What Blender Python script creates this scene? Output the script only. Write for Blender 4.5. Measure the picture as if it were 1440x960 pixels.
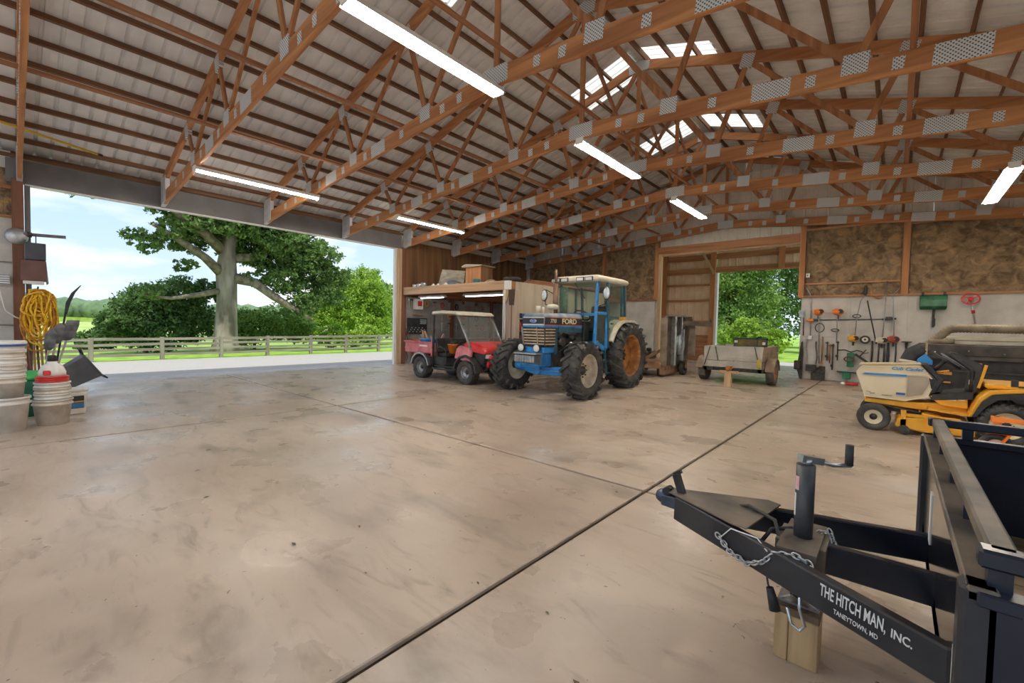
import bpy, math, random
import numpy as np
from mathutils import Matrix, Vector
for _o in list(bpy.data.objects): bpy.data.objects.remove(_o)
S = bpy.context.scene; COL = S.collection
PI = math.pi
rnd = random.Random(7)
# ------------------------------------------------------------ camera
EYE = 1.42
def set_camera():
    f, yaw, pitch, roll = 615.64, .718896, -.0358484, .0219474
    fw = Vector((-math.sin(yaw)*math.cos(pitch), math.cos(yaw)*math.cos(pitch), math.sin(pitch)))
    rt = Vector((math.cos(yaw), math.sin(yaw), 0)); up = rt.cross(fw)
    r2 = rt*math.cos(roll)+up*math.sin(roll); u2 = -rt*math.sin(roll)+up*math.cos(roll)
    cd = bpy.data.cameras.new('camera'); co = bpy.data.objects.new('camera', cd); COL.objects.link(co)
    m = Matrix((r2, u2, -fw)).transposed().to_4x4(); m.translation = (0, 0, EYE); co.matrix_world = m
    cd.sensor_width = 36; cd.sensor_fit = 'HORIZONTAL'; cd.lens = f/1440*36; cd.clip_start = .05; cd.clip_end = 2000
    S.camera = co
set_camera()
# ------------------------------------------------------------ sky, sun, exposure
SKY = .86; SUN = 2.2; LAMP = 100.0
S.view_settings.view_transform = 'Standard'; S.view_settings.look = 'None'
S.view_settings.exposure = 0.75; S.view_settings.gamma = 1; S.view_settings.use_curve_mapping = False
def set_world():
    w = bpy.data.worlds.new('sky'); S.world = w; w.use_nodes = True
    nt = w.node_tree; n = nt.nodes; l = nt.links; n.clear()
    out = n.new('ShaderNodeOutputWorld'); bg = n.new('ShaderNodeBackground')
    tc = n.new('ShaderNodeTexCoord'); sp = n.new('ShaderNodeSeparateXYZ'); l.new(tc.outputs['Generated'], sp.inputs[0])
    gr = n.new('ShaderNodeValToRGB'); l.new(sp.outputs['Z'], gr.inputs[0])
    e = gr.color_ramp.elements
    e[0].position = 0; e[0].color = (.60, .72, .84, 1); e[1].position = .75; e[1].color = (.20, .38, .68, 1)
    m = e.new(.2); m.color = (.43, .60, .80, 1)
    mp = n.new('ShaderNodeMapping'); mp.inputs['Scale'].default_value = (1.6, 1.6, 5.5); l.new(tc.outputs['Generated'], mp.inputs[0])
    nz = n.new('ShaderNodeTexNoise'); nz.inputs['Scale'].default_value = 2.1; nz.inputs['Detail'].default_value = 7; nz.inputs['Roughness'].default_value = .55
    l.new(mp.outputs[0], nz.inputs['Vector'])
    cr = n.new('ShaderNodeValToRGB'); cr.color_ramp.elements[0].position = .44; cr.color_ramp.elements[1].position = .62
    l.new(nz.outputs[0], cr.inputs[0])
    mx = n.new('ShaderNodeMix'); mx.data_type = 'RGBA'; l.new(cr.outputs[0], mx.inputs[0]); l.new(gr.outputs[0], mx.inputs[6])
    mx.inputs[7].default_value = (.86, .88, .90, 1)
    l.new(mx.outputs[2], bg.inputs[0]); bg.inputs[1].default_value = SKY; l.new(bg.outputs[0], out.inputs[0])
set_world()
def set_sun():
    d = bpy.data.lights.new('sun', 'SUN'); d.energy = SUN; d.angle = .02; d.color = (1, .95, .86)
    o = bpy.data.objects.new('sun', d); COL.objects.link(o)
    o.rotation_euler = Vector((.42, -.12, .90)).to_track_quat('Z', 'Y').to_euler(); o.location = (30, -30, 40)
set_sun()
# ------------------------------------------------------------ mesh helper
class MB:
    def __init__(s, M=None): s.v = []; s.f = []; s.M = M; s.sm = []
    def add(s, vs, fs, smooth=False):
        b = len(s.v)
        s.v += [tuple(s.M @ Vector(q)) for q in vs] if s.M is not None else [tuple(q) for q in vs]
        s.f += [tuple(i+b for i in f) for f in fs]; s.sm += [smooth]*len(fs); return s
    def bx(s, x0, x1, y0, y1, z0, z1):
        return s.add([(x0,y0,z0),(x1,y0,z0),(x1,y1,z0),(x0,y1,z0),(x0,y0,z1),(x1,y0,z1),(x1,y1,z1),(x0,y1,z1)],
            [(0,3,2,1),(4,5,6,7),(0,1,5,4),(1,2,6,5),(2,3,7,6),(3,0,4,7)])
    def bar(s, p, q, w, h, up=(0,0,1)):
        p = Vector(p); q = Vector(q); d = (q-p).normalized(); u = Vector(up); sd = d.cross(u)
        if sd.length < 1e-4: sd = d.cross(Vector((1,0,0)))
        sd.normalize(); u = sd.cross(d); a = sd*(w/2); b = u*(h/2)
        return s.add([p-a-b,p+a-b,p+a+b,p-a+b,q-a-b,q+a-b,q+a+b,q-a+b],[(0,1,2,3),(7,6,5,4),(0,4,5,1),(1,5,6,2),(2,6,7,3),(3,7,4,0)])
    def cyl(s, p, q, r0, r1=None, n=12, cap=True):
        r1 = r0 if r1 is None else r1; p = Vector(p); q = Vector(q); d = (q-p).normalized()
        a = d.orthogonal().normalized(); b = d.cross(a); vs = []
        for c, r in ((p,r0),(q,r1)):
            vs += [c+a*(r*math.cos(2*PI*i/n))+b*(r*math.sin(2*PI*i/n)) for i in range(n)]
        s.add(vs, [(i,(i+1)%n,n+(i+1)%n,n+i) for i in range(n)], True)
        if cap: s.add(vs, [tuple(range(n-1,-1,-1)), tuple(range(n,2*n))])
        return s
    def tube(s, pts, r, n=8, closed=False, cap=True):
        pts = [Vector(p) for p in pts]; m = len(pts); vs = []; a = None
        rr = r if hasattr(r, '__len__') else [r]*m
        for i, p in enumerate(pts):
            if closed: d = pts[(i+1)%m]-pts[i-1]
            else: d = pts[min(i+1,m-1)]-pts[max(i-1,0)]
            d.normalize()
            a = d.orthogonal().normalized() if a is None else (a-d*a.dot(d)).normalized()
            b = d.cross(a)
            vs += [p+a*(rr[i]*math.cos(2*PI*k/n))+b*(rr[i]*math.sin(2*PI*k/n)) for k in range(n)]
        fs = []
        for i in range(m if closed else m-1):
            j = (i+1)%m
            fs += [(i*n+k,i*n+(k+1)%n,j*n+(k+1)%n,j*n+k) for k in range(n)]
        s.add(vs, fs, True)
        if cap and not closed: s.add(vs, [tuple(range(n-1,-1,-1)), tuple(range((m-1)*n, m*n))])
        return s
    def lathe(s, prof, n=24, M=None, closed=False):
        # prof: list of (r, z) about local z
        M = M or Matrix(); vs = []
        for r, z in prof: vs += [M @ Vector((r*math.cos(2*PI*i/n), r*math.sin(2*PI*i/n), z)) for i in range(n)]
        fs = []; m = len(prof)
        for j in range(m if closed else m-1):
            k = (j+1)%m
            fs += [(j*n+i, j*n+(i+1)%n, k*n+(i+1)%n, k*n+i) for i in range(n)]
        s.add(vs, fs, True)
        if not closed:
            if prof[0][0] > 1e-5: s.add(vs, [tuple(range(n-1,-1,-1))])
            if prof[-1][0] > 1e-5: s.add(vs, [tuple(range((m-1)*n, m*n))])
        return s
    def prism(s, poly, d0, d1, ax=1):
        # poly in the two other axes (in order), extruded along ax from d0 to d1
        def p3(a, b, d):
            return {0:(d,a,b), 1:(a,d,b), 2:(a,b,d)}[ax]
        n = len(poly); vs = [p3(a,b,d0) for a,b in poly]+[p3(a,b,d1) for a,b in poly]
        return s.add(vs, [tuple(range(n)), tuple(range(2*n-1,n-1,-1))]+[((i+1)%n,i,n+i,n+(i+1)%n) for i in range(n)])
    def ball(s, c, r, n=12, sc=(1,1,1)):
        k = n//2; prof = [(r*math.sin(PI*i/k), -r*math.cos(PI*i/k)) for i in range(k+1)]
        return s.lathe([(max(a,1e-6), b) for a, b in prof], n, Matrix.Translation(c) @ Matrix.Diagonal((*sc, 1)))
    def loft(s, secs, cap=True, smooth=True):
        n = len(secs[0]); vs = [q for sec in secs for q in sec]; fs = []
        for j in range(len(secs)-1):
            fs += [(j*n+i, j*n+(i+1)%n, (j+1)*n+(i+1)%n, (j+1)*n+i) for i in range(n)]
        s.add(vs, fs, smooth)
        if cap: s.add(vs, [tuple(range(n-1,-1,-1)), tuple(range((len(secs)-1)*n, len(secs)*n))])
        return s
    def mesh(s, name):
        me = bpy.data.meshes.new(name); me.from_pydata(s.v, [], s.f)
        me.polygons.foreach_set('use_smooth', s.sm); me.update(); return me
def rotx(a): return Matrix.Rotation(a, 4, 'X')
def roty(a): return Matrix.Rotation(a, 4, 'Y')
def rotz(a): return Matrix.Rotation(a, 4, 'Z')
def T(x, y, z): return Matrix.Translation((x, y, z))
import bmesh
def obj(name, mb, m, parent=None, bevel=0, loc=None, fix=True):
    me = mb if isinstance(mb, bpy.types.Mesh) else mb.mesh(name)
    if not isinstance(mb, bpy.types.Mesh):
        if fix or bevel:
            bm = bmesh.new(); bm.from_mesh(me); bmesh.ops.remove_doubles(bm, verts=bm.verts, dist=1e-5)
            bmesh.ops.recalc_face_normals(bm, faces=bm.faces)
            if bevel:
                ed = [e for e in bm.edges if len(e.link_faces) == 2 and e.calc_face_angle(0) > .6]
                bmesh.ops.bevel(bm, geom=ed, offset=bevel, segments=1, affect='EDGES', clamp_overlap=True)
            bm.to_mesh(me); bm.free()
        if m is not None: me.materials.append(m)
    o = bpy.data.objects.new(name, me); COL.objects.link(o)
    if parent is not None: o.parent = parent
    if loc is not None: o.location = loc
    return o
def tag(o, label=None, cat=None, group=None, kind=None):
    if label: o['label'] = label
    if cat: o['category'] = cat
    if group: o['group'] = group
    if kind: o['kind'] = kind
    return o
def thing(name, label, cat, loc=(0,0,0), rz=0, group=None):
    o = bpy.data.objects.new(name, None); COL.objects.link(o); o.empty_display_size = .1
    o.location = loc; o.rotation_euler = (0, 0, rz); return tag(o, label, cat, group)
def dup(o, parent=None, loc=None, label=None, rz=None):
    c = o.copy(); COL.objects.link(c)
    if parent is not None: c.parent = parent
    if loc is not None: c.location = loc
    if rz is not None: c.rotation_euler = (0, 0, rz)
    if label: c['label'] = label
    for ch in list(o.children): dup(ch, c)
    return c
# ------------------------------------------------------------ materials
def mat(name, c1, c2=None, rough=.6, metal=0, scale=4, stretch=(1,1,1), detail=4, bump=0, lo=.35, hi=.65, c3=None, c3pos=.8, trans=0, spec=None, dist=0, bscale=None):
    m = bpy.data.materials.new(name); m.use_nodes = True; nt = m.node_tree; n = nt.nodes; l = nt.links
    b = n['Principled BSDF']; b.inputs['Roughness'].default_value = rough; b.inputs['Metallic'].default_value = metal
    if spec is not None: b.inputs['Specular IOR Level'].default_value = spec
    b.inputs['Base Color'].default_value = (*c1, 1)
    if trans: b.inputs['Transmission Weight'].default_value = trans
    if c2:
        tc = n.new('ShaderNodeTexCoord'); mp = n.new('ShaderNodeMapping'); mp.inputs['Scale'].default_value = stretch
        nz = n.new('ShaderNodeTexNoise'); nz.inputs['Scale'].default_value = scale; nz.inputs['Detail'].default_value = detail
        nz.inputs['Distortion'].default_value = dist
        l.new(tc.outputs['Object'], mp.inputs[0]); l.new(mp.outputs[0], nz.inputs['Vector'])
        r = n.new('ShaderNodeValToRGB'); e = r.color_ramp.elements
        e[0].position = lo; e[0].color = (*c1, 1); e[1].position = hi; e[1].color = (*c2, 1)
        if c3: k = e.new(c3pos); k.color = (*c3, 1)
        l.new(nz.outputs[0], r.inputs[0]); l.new(r.outputs[0], b.inputs['Base Color'])
        if bump:
            bp = n.new('ShaderNodeBump'); bp.inputs['Strength'].default_value = bump; bp.inputs['Distance'].default_value = .05
            src = nz
            if bscale:
                src = n.new('ShaderNodeTexNoise'); src.inputs['Scale'].default_value = bscale; src.inputs['Detail'].default_value = 6; l.new(mp.outputs[0], src.inputs['Vector'])
            l.new(src.outputs[0], bp.inputs['Height']); l.new(bp.outputs[0], b.inputs['Normal'])
    return m
def wood(name, a, b, ax, rough=.7, sc=9):
    st = [1, 1, 1]; st[ax] = .06
    return mat(name, a, b, rough, scale=sc, stretch=st, detail=6, bump=.15, lo=.3, hi=.7, dist=.6)
TA = (.60, .27, .105); TB = (.33, .125, .045)
M = {}
M['truss'] = wood('truss_timber', TB, TA, 0)
M['wx'] = wood('timber_x', (.30,.125,.05), (.56,.27,.12), 0)
M['wy'] = wood('timber_y', (.24,.095,.04), (.46,.20,.085), 1)
M['wz'] = wood('timber_z', (.33,.13,.05), (.60,.275,.11), 2)
M['webz'] = wood('web_timber', (.28,.11,.04), (.50,.22,.09), 2)
M['purlin'] = wood('purlin_timber', (.13,.06,.03), (.26,.12,.055), 1)
M['lightx'] = wood('pale_timber_x', (.42,.24,.13), (.68,.44,.27), 0)
M['lightz'] = wood('pale_timber_z', (.42,.27,.15), (.70,.50,.30), 2)
M['greyx'] = wood('weathered_wood_x', (.26,.22,.17), (.50,.45,.36), 0)
M['greyz'] = wood('weathered_wood_z', (.26,.22,.17), (.52,.47,.38), 2)
M['greyy'] = wood('weathered_wood_y', (.27,.24,.19), (.50,.45,.37), 1)
M['redpost'] = wood('red_post_wood', (.16,.06,.035), (.27,.11,.06), 2)
M['block'] = wood('block_wood', (.33,.20,.09), (.58,.40,.21), 2, sc=16)
M['deckwood'] = wood('deck_wood', (.10,.065,.03), (.23,.16,.075), 0)
M['sheet'] = mat('roof_sheet_metal', (.74,.73,.72), (.86,.85,.84), .5, .0, 2.5)
M['siding'] = mat('pale_siding_metal', (.78,.72,.63), (.88,.82,.74), .5, 0, 3)
M['sidingwarm'] = mat('tan_siding_metal', (.72,.52,.36), (.84,.64,.46), .5, 0, 3)
M['panel'] = mat('whitewashed_panel', (.50,.47,.42), (.66,.63,.58), .7, 0, 2.2, detail=8, bump=.1, bscale=25)
M['panelgrey'] = mat('grey_pegboard', (.28,.27,.26), (.40,.385,.37), .7, 0, 2.5, detail=8)
M['insul'] = mat('brown_fibre_insulation', (.15,.095,.05), (.36,.245,.14), .95, 0, 5, detail=14, bump=1.0, lo=.34, hi=.62, c3=(.50,.29,.09), c3pos=.72, dist=.8, bscale=18)
M['osb'] = wood('brown_wall_board', (.12,.055,.02), (.34,.17,.07), 2, sc=5)
M['header'] = mat('grey_painted_steel', (.155,.145,.15), (.20,.19,.195), .5, .0, 2)
M['white'] = mat('white_paint', (.78,.76,.72), (.86,.84,.80), .45, 0, 3)
M['tubewhite'] = mat('lamp_housing_white', (.72,.70,.65), (.80,.78,.73), .4, 0, 3)
M['galv'] = mat('galvanised_steel', (.42,.43,.44), (.60,.61,.62), .38, .75, 14)
M['steel'] = mat('dull_steel', (.30,.30,.31), (.46,.46,.46), .4, .8, 10)
M['chrome'] = mat('bright_zinc', (.55,.58,.60), (.72,.74,.76), .28, .9, 14)
M['gravel'] = mat('gravel', (.38,.35,.31), (.50,.46,.41), .95, 0, 30, detail=10, bump=.4)
M['grass'] = mat('mown_grass', (.18,.34,.03), (.38,.56,.08), .95, 0, 1.5, detail=12, bump=.4, bscale=40)
M['field'] = mat('far_field', (.32,.45,.09), (.52,.60,.20), .95, 0, .06, (1,3,1), detail=8)
M['rubber'] = mat('tyre_rubber', (.030,.029,.028), (.085,.078,.07), .75, 0, 6, detail=8)
M['black'] = mat('black_paint', (.012,.014,.018), (.030,.032,.038), .32, 0, 8)
M['blackmat'] = mat('black_plastic', (.02,.02,.021), (.045,.044,.043), .6, 0, 8)
M['dark'] = mat('greasy_metal_and_gap_shade', (.03,.028,.025), (.09,.08,.07), .55, .3, 12, detail=8)
M['fencez'] = wood('fence_post_wood', (.17,.145,.105), (.34,.30,.235), 2)
M['fencey'] = wood('fence_rail_wood', (.17,.145,.105), (.36,.32,.25), 1)
M['gold'] = None
def concrete():
    m = mat('concrete_slab', (.42,.33,.25), (.55,.45,.355), .4, 0, .55, detail=10, lo=.36, hi=.62)
    nt = m.node_tree; n = nt.nodes; l = nt.links; b = n['Principled BSDF']
    ramp = [q for q in n if q.type == 'VALTORGB'][0]; tc = [q for q in n if q.type == 'TEX_COORD'][0]
    def layer(prev, sc, lo, hi, col, detail=9, stretch=(1,1,1), dist=.5):
        mp = n.new('ShaderNodeMapping'); mp.inputs['Scale'].default_value = stretch; mp.inputs['Rotation'].default_value = (0,0,.5); l.new(tc.outputs['Object'], mp.inputs[0])
        z = n.new('ShaderNodeTexNoise'); z.inputs['Scale'].default_value = sc; z.inputs['Detail'].default_value = detail; z.inputs['Distortion'].default_value = dist
        l.new(mp.outputs[0], z.inputs['Vector'])
        r = n.new('ShaderNodeValToRGB'); r.color_ramp.elements[0].position = lo; r.color_ramp.elements[1].position = hi; r.color_ramp.interpolation = 'EASE'; l.new(z.outputs[0], r.inputs[0])
        x = n.new('ShaderNodeMix'); x.data_type = 'RGBA'; l.new(r.outputs[0], x.inputs[0]); l.new(prev, x.inputs[6]); x.inputs[7].default_value = (*col, 1)
        return x.outputs[2], r
    c, r1 = layer(ramp.outputs[0], .9, .48, .80, (.25,.195,.145), stretch=(1,2.6,1))
    c, r2 = layer(c, 2.2, .50, .90, (.25,.19,.14), 12, (1,3.2,1), 1.5)
    c, _ = layer(c, .45, .55, .85, (.60,.56,.51), stretch=(1,1.5,1))
    c, _ = layer(c, 26, .70, .76, (.13,.10,.075), 3)
    l.new(c, b.inputs['Base Color'])
    z = n.new('ShaderNodeTexNoise'); z.inputs['Scale'].default_value = 1.4; z.inputs['Detail'].default_value = 9; l.new(tc.outputs['Object'], z.inputs['Vector'])
    mr = n.new('ShaderNodeMapRange'); mr.inputs[1].default_value = .3; mr.inputs[2].default_value = .7; mr.inputs[3].default_value = .20; mr.inputs[4].default_value = .46
    l.new(z.outputs[0], mr.inputs[0]); l.new(mr.outputs[0], b.inputs['Roughness'])
    z2 = n.new('ShaderNodeTexNoise'); z2.inputs['Scale'].default_value = 9; z2.inputs['Detail'].default_value = 8; l.new(tc.outputs['Object'], z2.inputs['Vector'])
    bp = n.new('ShaderNodeBump'); bp.inputs['Strength'].default_value = .12; bp.inputs['Distance'].default_value = .03
    l.new(z2.outputs[0], bp.inputs['Height']); l.new(bp.outputs[0], b.inputs['Normal'])
    return m
M['concrete'] = concrete()
M['joint'] = mat('joint_grime', (.07,.045,.03), (.13,.09,.06), .9, 0, 5)
def perforated():
    m = mat('perforated_truss_plate', (.52,.53,.54), None, .45, .15)
    nt = m.node_tree; n = nt.nodes; l = nt.links; b = n['Principled BSDF']
    tc = n.new('ShaderNodeTexCoord'); sp = n.new('ShaderNodeSeparateXYZ'); l.new(tc.outputs['Object'], sp.inputs[0])
    def wv(o):
        a = n.new('ShaderNodeMath'); a.operation = 'MULTIPLY'; a.inputs[1].default_value = 2*PI/.042; l.new(o, a.inputs[0])
        c = n.new('ShaderNodeMath'); c.operation = 'SINE'; l.new(a.outputs[0], c.inputs[0]); return c.outputs[0]
    k = n.new('ShaderNodeMath'); k.operation = 'MULTIPLY'; l.new(wv(sp.outputs['X']), k.inputs[0]); l.new(wv(sp.outputs['Z']), k.inputs[1])
    g = n.new('ShaderNodeMath'); g.operation = 'GREATER_THAN'; g.inputs[1].default_value = .38; l.new(k.outputs[0], g.inputs[0])
    x = n.new('ShaderNodeMix'); x.data_type = 'RGBA'; l.new(g.outputs[0], x.inputs[0]); x.inputs[6].default_value = (.70,.71,.72,1); x.inputs[7].default_value = (.10,.085,.075,1)
    l.new(x.outputs[2], b.inputs['Base Color']); return m
M['plate'] = perforated()
def struct(name, mb, m, parent=None, bevel=0):
    o = obj(name, mb, m, parent, bevel)
    if parent is None: o['kind'] = 'structure'
    return o
XL, XR, XC, YB, YF = -13.0, 4.2, -4.4, -3.2, 15.87
# ---------- floor: slabs with recessed joints
fl = struct('floor', MB().bx(XL, XR, YB, 21.2, -.25, -.03), M['joint'])
xs = [XL, -7.1, -1.6, XR]; ys = [YB, 3.63, 9.67, YF]
for i in range(3):
    for j in range(3):
        g = .013; gx0 = .022 if i == 2 else g
        obj('slab', MB().bx(xs[i]+((.028 if i == 1 else gx0) if i else 0), xs[i+1]-((.028 if i == 0 else g) if i < 2 else 0), ys[j]+(.019 if j else 0), ys[j+1]-(.019 if j < 2 else 0), -.03, 0), M['concrete'], fl, .006)
obj('slab', MB().bx(-8.5, XR, YF+.02, 21.0, -.03, -.005), M['concrete'], fl)
# ---------- ground outside: drive, grass, field
def gz(x, y): return -.6*min(1, max(0, (-x-13.4)/13.6)) if x < 0 else 0
gv = MB(); X = [-13.0,-13.4,-16,-20,-24,-25.6]
for a in range(5):
    x0, x1 = X[a], X[a+1]
    gv.add([(x0,-40,gz(x0,0)-.02),(x1,-40,gz(x1,0)-.02),(x1-1.2,60,gz(x1,0)-.02),(x0-(1.2 if a else 0),60,gz(x0,0)-.02)], [(0,3,2,1)])
tag(obj('driveway', gv, M['gravel']), kind='structure')
edge_strip = struct('slab_edge_strip', MB().bx(-13.9, -13.0, .1, 8.9, -.2, -.015), mat('grey_edge_strip', (.42,.40,.38), (.52,.50,.48), .8, 0, 3))  # grey strip along the outer edge of the slab
gg = MB()
for x0, x1, z0, z1 in ((-25.6,-30,-.6,-.66),(-30,-70,-.66,-1.6),(-70,-130,-1.6,-2.2)):
    gg.add([(x0,-160,z0-.03),(x1,-160,z1-.03),(x1-3,300,z1-.03),(x0-1.2,300,z0-.03)], [(0,3,2,1)])
struct('lawn', gg, M['grass'])
struct('far_field', MB().add([(-130,-300,-2.2),(-420,-300,-.5),(-420,400,-.5),(-133,400,-2.2)], [(0,3,2,1)]), M['field'])
struct('yard', MB().add([(-13,16.5,-.04),(-13,90,-.04),(60,90,-.04),(60,-60,-.04),(4.2,-60,-.04),(4.2,16.5,-.04)], [tuple(range(6))]), M['gravel'])
struct('yard_grass', MB().add([(-25,24.5,-.03),(-25,120,-.03),(60,120,-.03),(60,24.5,-.03)], [(0,3,2,1)]), M['grass'])
struct('rear_yard', MB().add([(-60,-3.2,-.05),(4.2,-3.2,-.05),(4.2,-60,-.05),(-13,-60,-.05),(-13,-3.2,-.05)], [(1,2,3,4)]), M['gravel'])
# ---------- ribbed sheet
def ribbed(length, width, pitch=.229, rib=.034, M4=None):
    # local: x along length, y across the ribs, z = height
    prof = []; n = max(1, round(width/pitch)); p = width/n
    for i in range(n):
        y = i*p; prof += [(y, 0), (y+p*.36, 0), (y+p*.42, rib), (y+p*.58, rib), (y+p*.64, 0)]
    prof.append((width, 0))
    mb = MB(M4); k = len(prof)
    mb.add([(0,y,z) for y,z in prof]+[(length,y,z) for y,z in prof], [(i,i+1,k+i+1,k+i) for i in range(k-1)])
    # backing thickness
    mb.add([(0,0,rib+.004),(0,width,rib+.004),(length,width,rib+.004),(length,0,rib+.004)], [(0,1,2,3)])
    return mb
SL = .30; ANG = math.atan(SL); ZR = 7.31      # underside of sheets at the ridge
def roofz(x): return ZR-SL*abs(x-XC)
HALF = 9.15; SLEN = HALF/math.cos(ANG)
ceil = struct('ceiling', MB().bx(XC-.14, XC+.14, YB, 16.2, ZR-.02, ZR+.06), M['sheet'])
SW = .914; nS = 22; Y0 = YB
me_l = ribbed(SLEN, SW).mesh('roof_sheet'); me_l.materials.append(M['sheet'])
short = 1.62
me_s = ribbed(SLEN-short, SW).mesh('roof_sheet_short'); me_s.materials.append(M['sheet'])
M['skylight'] = mat('translucent_skylight', (.86,.84,.78), None, .5)
_nt = M['skylight'].node_tree; _tb = _nt.nodes.new('ShaderNodeBsdfTranslucent'); _tb.inputs[0].default_value = (.95,.9,.8,1)
_mx = _nt.nodes.new('ShaderNodeMixShader'); _mx.inputs[0].default_value = .85
_nt.links.new(_nt.nodes['Principled BSDF'].outputs[0], _mx.inputs[1]); _nt.links.new(_tb.outputs[0], _mx.inputs[2])
_nt.links.new(_mx.outputs[0], [q for q in _nt.nodes if q.type == 'OUTPUT_MATERIAL'][0].inputs[0])
prof_k = ribbed(short, SW); prof_k.f = prof_k.f[:-1]; prof_k.sm = prof_k.sm[:-1]
me_k = prof_k.mesh('skylight_panel'); me_k.materials.append(M['skylight'])
for i in range(nS):
    y = Y0+i*SW; yc = y+SW/2
    lit = min(abs(yc-4.9), abs(yc-8.9), abs(yc-12.95), abs(yc-.9)) < .46
    for sd in (-1, 1):
        # local x runs down the slope from the ridge
        R = Matrix(((sd*math.cos(ANG), 0, math.sin(ANG)*sd, 0), (0, 1, 0, 0), (-math.sin(ANG), 0, math.cos(ANG), 0), (0,0,0,1)))
        off = short if lit else 0
        o = obj('roof_sheet', me_s if lit else me_l, None, ceil)
        o.matrix_local = T(XC, y, ZR) @ R @ T(off, 0, 0)
        if lit:
            k = obj('skylight_panel', me_k, None, ceil); k.matrix_local = T(XC, y, ZR) @ R
            k['label'] = 'bright translucent roof panel at the ridge'
PY0, PY1 = YB, 16.0
for i in range(17):
    for sd in (-1, 1):
        d = .16+i*.545; x = XC+sd*d
        b = MB(T(x, 0, roofz(x)-.004) @ roty(sd*ANG)).bx(-.022, .022, PY0, PY1, -.09, 0)
        obj('purlin', b, M['purlin'], ceil)
# ---------- trusses
TY = [-2.10, .13, 2.36, 4.57, 6.80, 9.03, 11.26, 13.47, 15.70]
def zb(x): return 4.15+.092*(8.6-abs(x-XC))          # bottom chord centre
def zt(x): return roofz(x)-.19                        # top chord centre
BN = [5.9, 3.9, 1.6]; TN = [6.35, 4.38, 2.14]         # node distances from the ridge
def build_truss():
    P = []
    hx = 8.55
    for sd in (-1, 1):
        a = (XC+sd*hx, 0, zb(XC+sd*hx)); b = (XC, 0, zb(XC))
        P.append(('bottom_chord', MB().bar(a, b, .064, .25, (0,0,1)), 'truss'))
        a2 = (XC+sd*hx, 0, zt(XC+sd*hx)); b2 = (XC, 0, zt(XC))
        P.append(('top_chord', MB().bar(a2, b2, .064, .19), 'truss'))
        for bn, tn, tn2 in ((BN[0], TN[0], TN[1]), (BN[1], TN[1], TN[2]), (BN[2], TN[2], 0.0)):
            bp = Vector((XC+sd*bn, 0, zb(XC+sd*bn)+.1))
            for t in (tn, tn2):
                tp = Vector((XC+sd*t, 0, zt(XC+sd*t)-.06)); P.append(('web', MB().bar(bp, tp, .088, .04, (0,1,0)), 'webz'))
        P.append(('heel_plate', MB().prism([(XC+sd*(hx-.42), zb(XC+sd*hx)-.07), (XC+sd*(hx+.03), zb(XC+sd*hx)-.14), (XC+sd*(hx+.03), zt(XC+sd*hx)+.08), (XC+sd*(hx-.42), zt(XC+sd*(hx-.42))-.02)], -.042, .042), 'galvp'))
        def plate(d, z, w, h, sl, nm='plate'):
            x = XC+sd*d; Mx = T(x, 0, z) @ roty(-sd*sl if sd else 0)
            P.append((nm, MB(Mx).bx(-w/2, w/2, -.0355, .0355, -h/2, h/2), 'plate'))
        bs = -math.atan(.092); ts = -ANG
        for d in BN: plate(d, zb(XC+sd*d)+.10, .26, .24, bs)
        for d in TN: plate(d, zt(XC+sd*d)-.07, .22, .24, ts)
        for d in (3.0, 4.82): plate(d, zb(XC+sd*d), .46, .23, bs, 'splice_plate')
        for d in (.75, 1.15, 2.25, 3.45, 4.3, 5.35, 6.6, 7.2): plate(d, zb(XC+sd*d), .11, .14, bs, 'small_plate')
    P.append(('web', MB().bar((XC,0,zb(XC)+.1), (XC,0,zt(XC)-.05), .088, .04, (0,1,0)), 'webz'))
    P.append(('ridge_plate', MB().prism([(XC-.22, zt(XC)-.16),(XC+.22, zt(XC)-.16),(XC+.24, zt(XC)),(XC,zt(XC)+.09),(XC-.24, zt(XC))], -.0355, .0355), 'plate'))
    P.append(('centre_plate', MB().bx(XC-.24, XC+.24, -.0355, .0355, zb(XC)-.13, zb(XC)+.12), 'plate'))
    return P
M['galvp'] = mat('grey_heel_plate', (.52,.52,.53), (.64,.64,.65), .5, .15, 6)
TP = None
tl = ['timber roof truss one bay outside the near jamb of the side opening', 'timber scissor roof truss at the near jamb of the wide side opening', 'first timber scissor truss over the wide side opening', 'second timber scissor truss over the wide side opening', 'third timber scissor truss over the wide side opening, above the red vehicle',
      'timber scissor truss above the loft front beam', 'timber scissor truss two bays before the insulated gable wall', 'timber scissor truss one bay before the insulated gable wall', 'timber scissor truss standing against the ribbed gable wall']
for i, y in enumerate(TY):
    t = thing('roof_truss', tl[i], 'truss', (0, y, 0), 0, 'timber roof trusses')
    if TP is None:
        TP = [obj(n, b, M[k], t, .004 if n in ('bottom_chord','top_chord') else 0) for n, b, k in build_truss()]
        TP0 = TP
    else:
        for p in TP0:
            c = p.copy(); COL.objects.link(c); c.parent = t
for d, lab in ((4.42, 'lengthwise timber brace lying across the bottom chords over the side-opening bay'), (2.25, 'lengthwise timber brace on the bottom chords between the ridge lamps and bare battens')):
    x = XC-d; tag(obj('chord_brace', MB().bx(x-.045, x+.045, YB, 15.6, zb(x)+.127, zb(x)+.165), M['wy'], None, .004), lab, 'brace')
for d, lab in ((.35, 'lengthwise timber brace on the chords close beside the ridge lamps'), (4.42, 'lengthwise timber brace over the chords on the mower side')):
    x = XC+d; tag(obj('chord_brace', MB().bx(x-.03, x+.03, YB, 15.6, zb(x)+.127, zb(x)+.165), M['wy'], None, .004), lab, 'brace')
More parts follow.
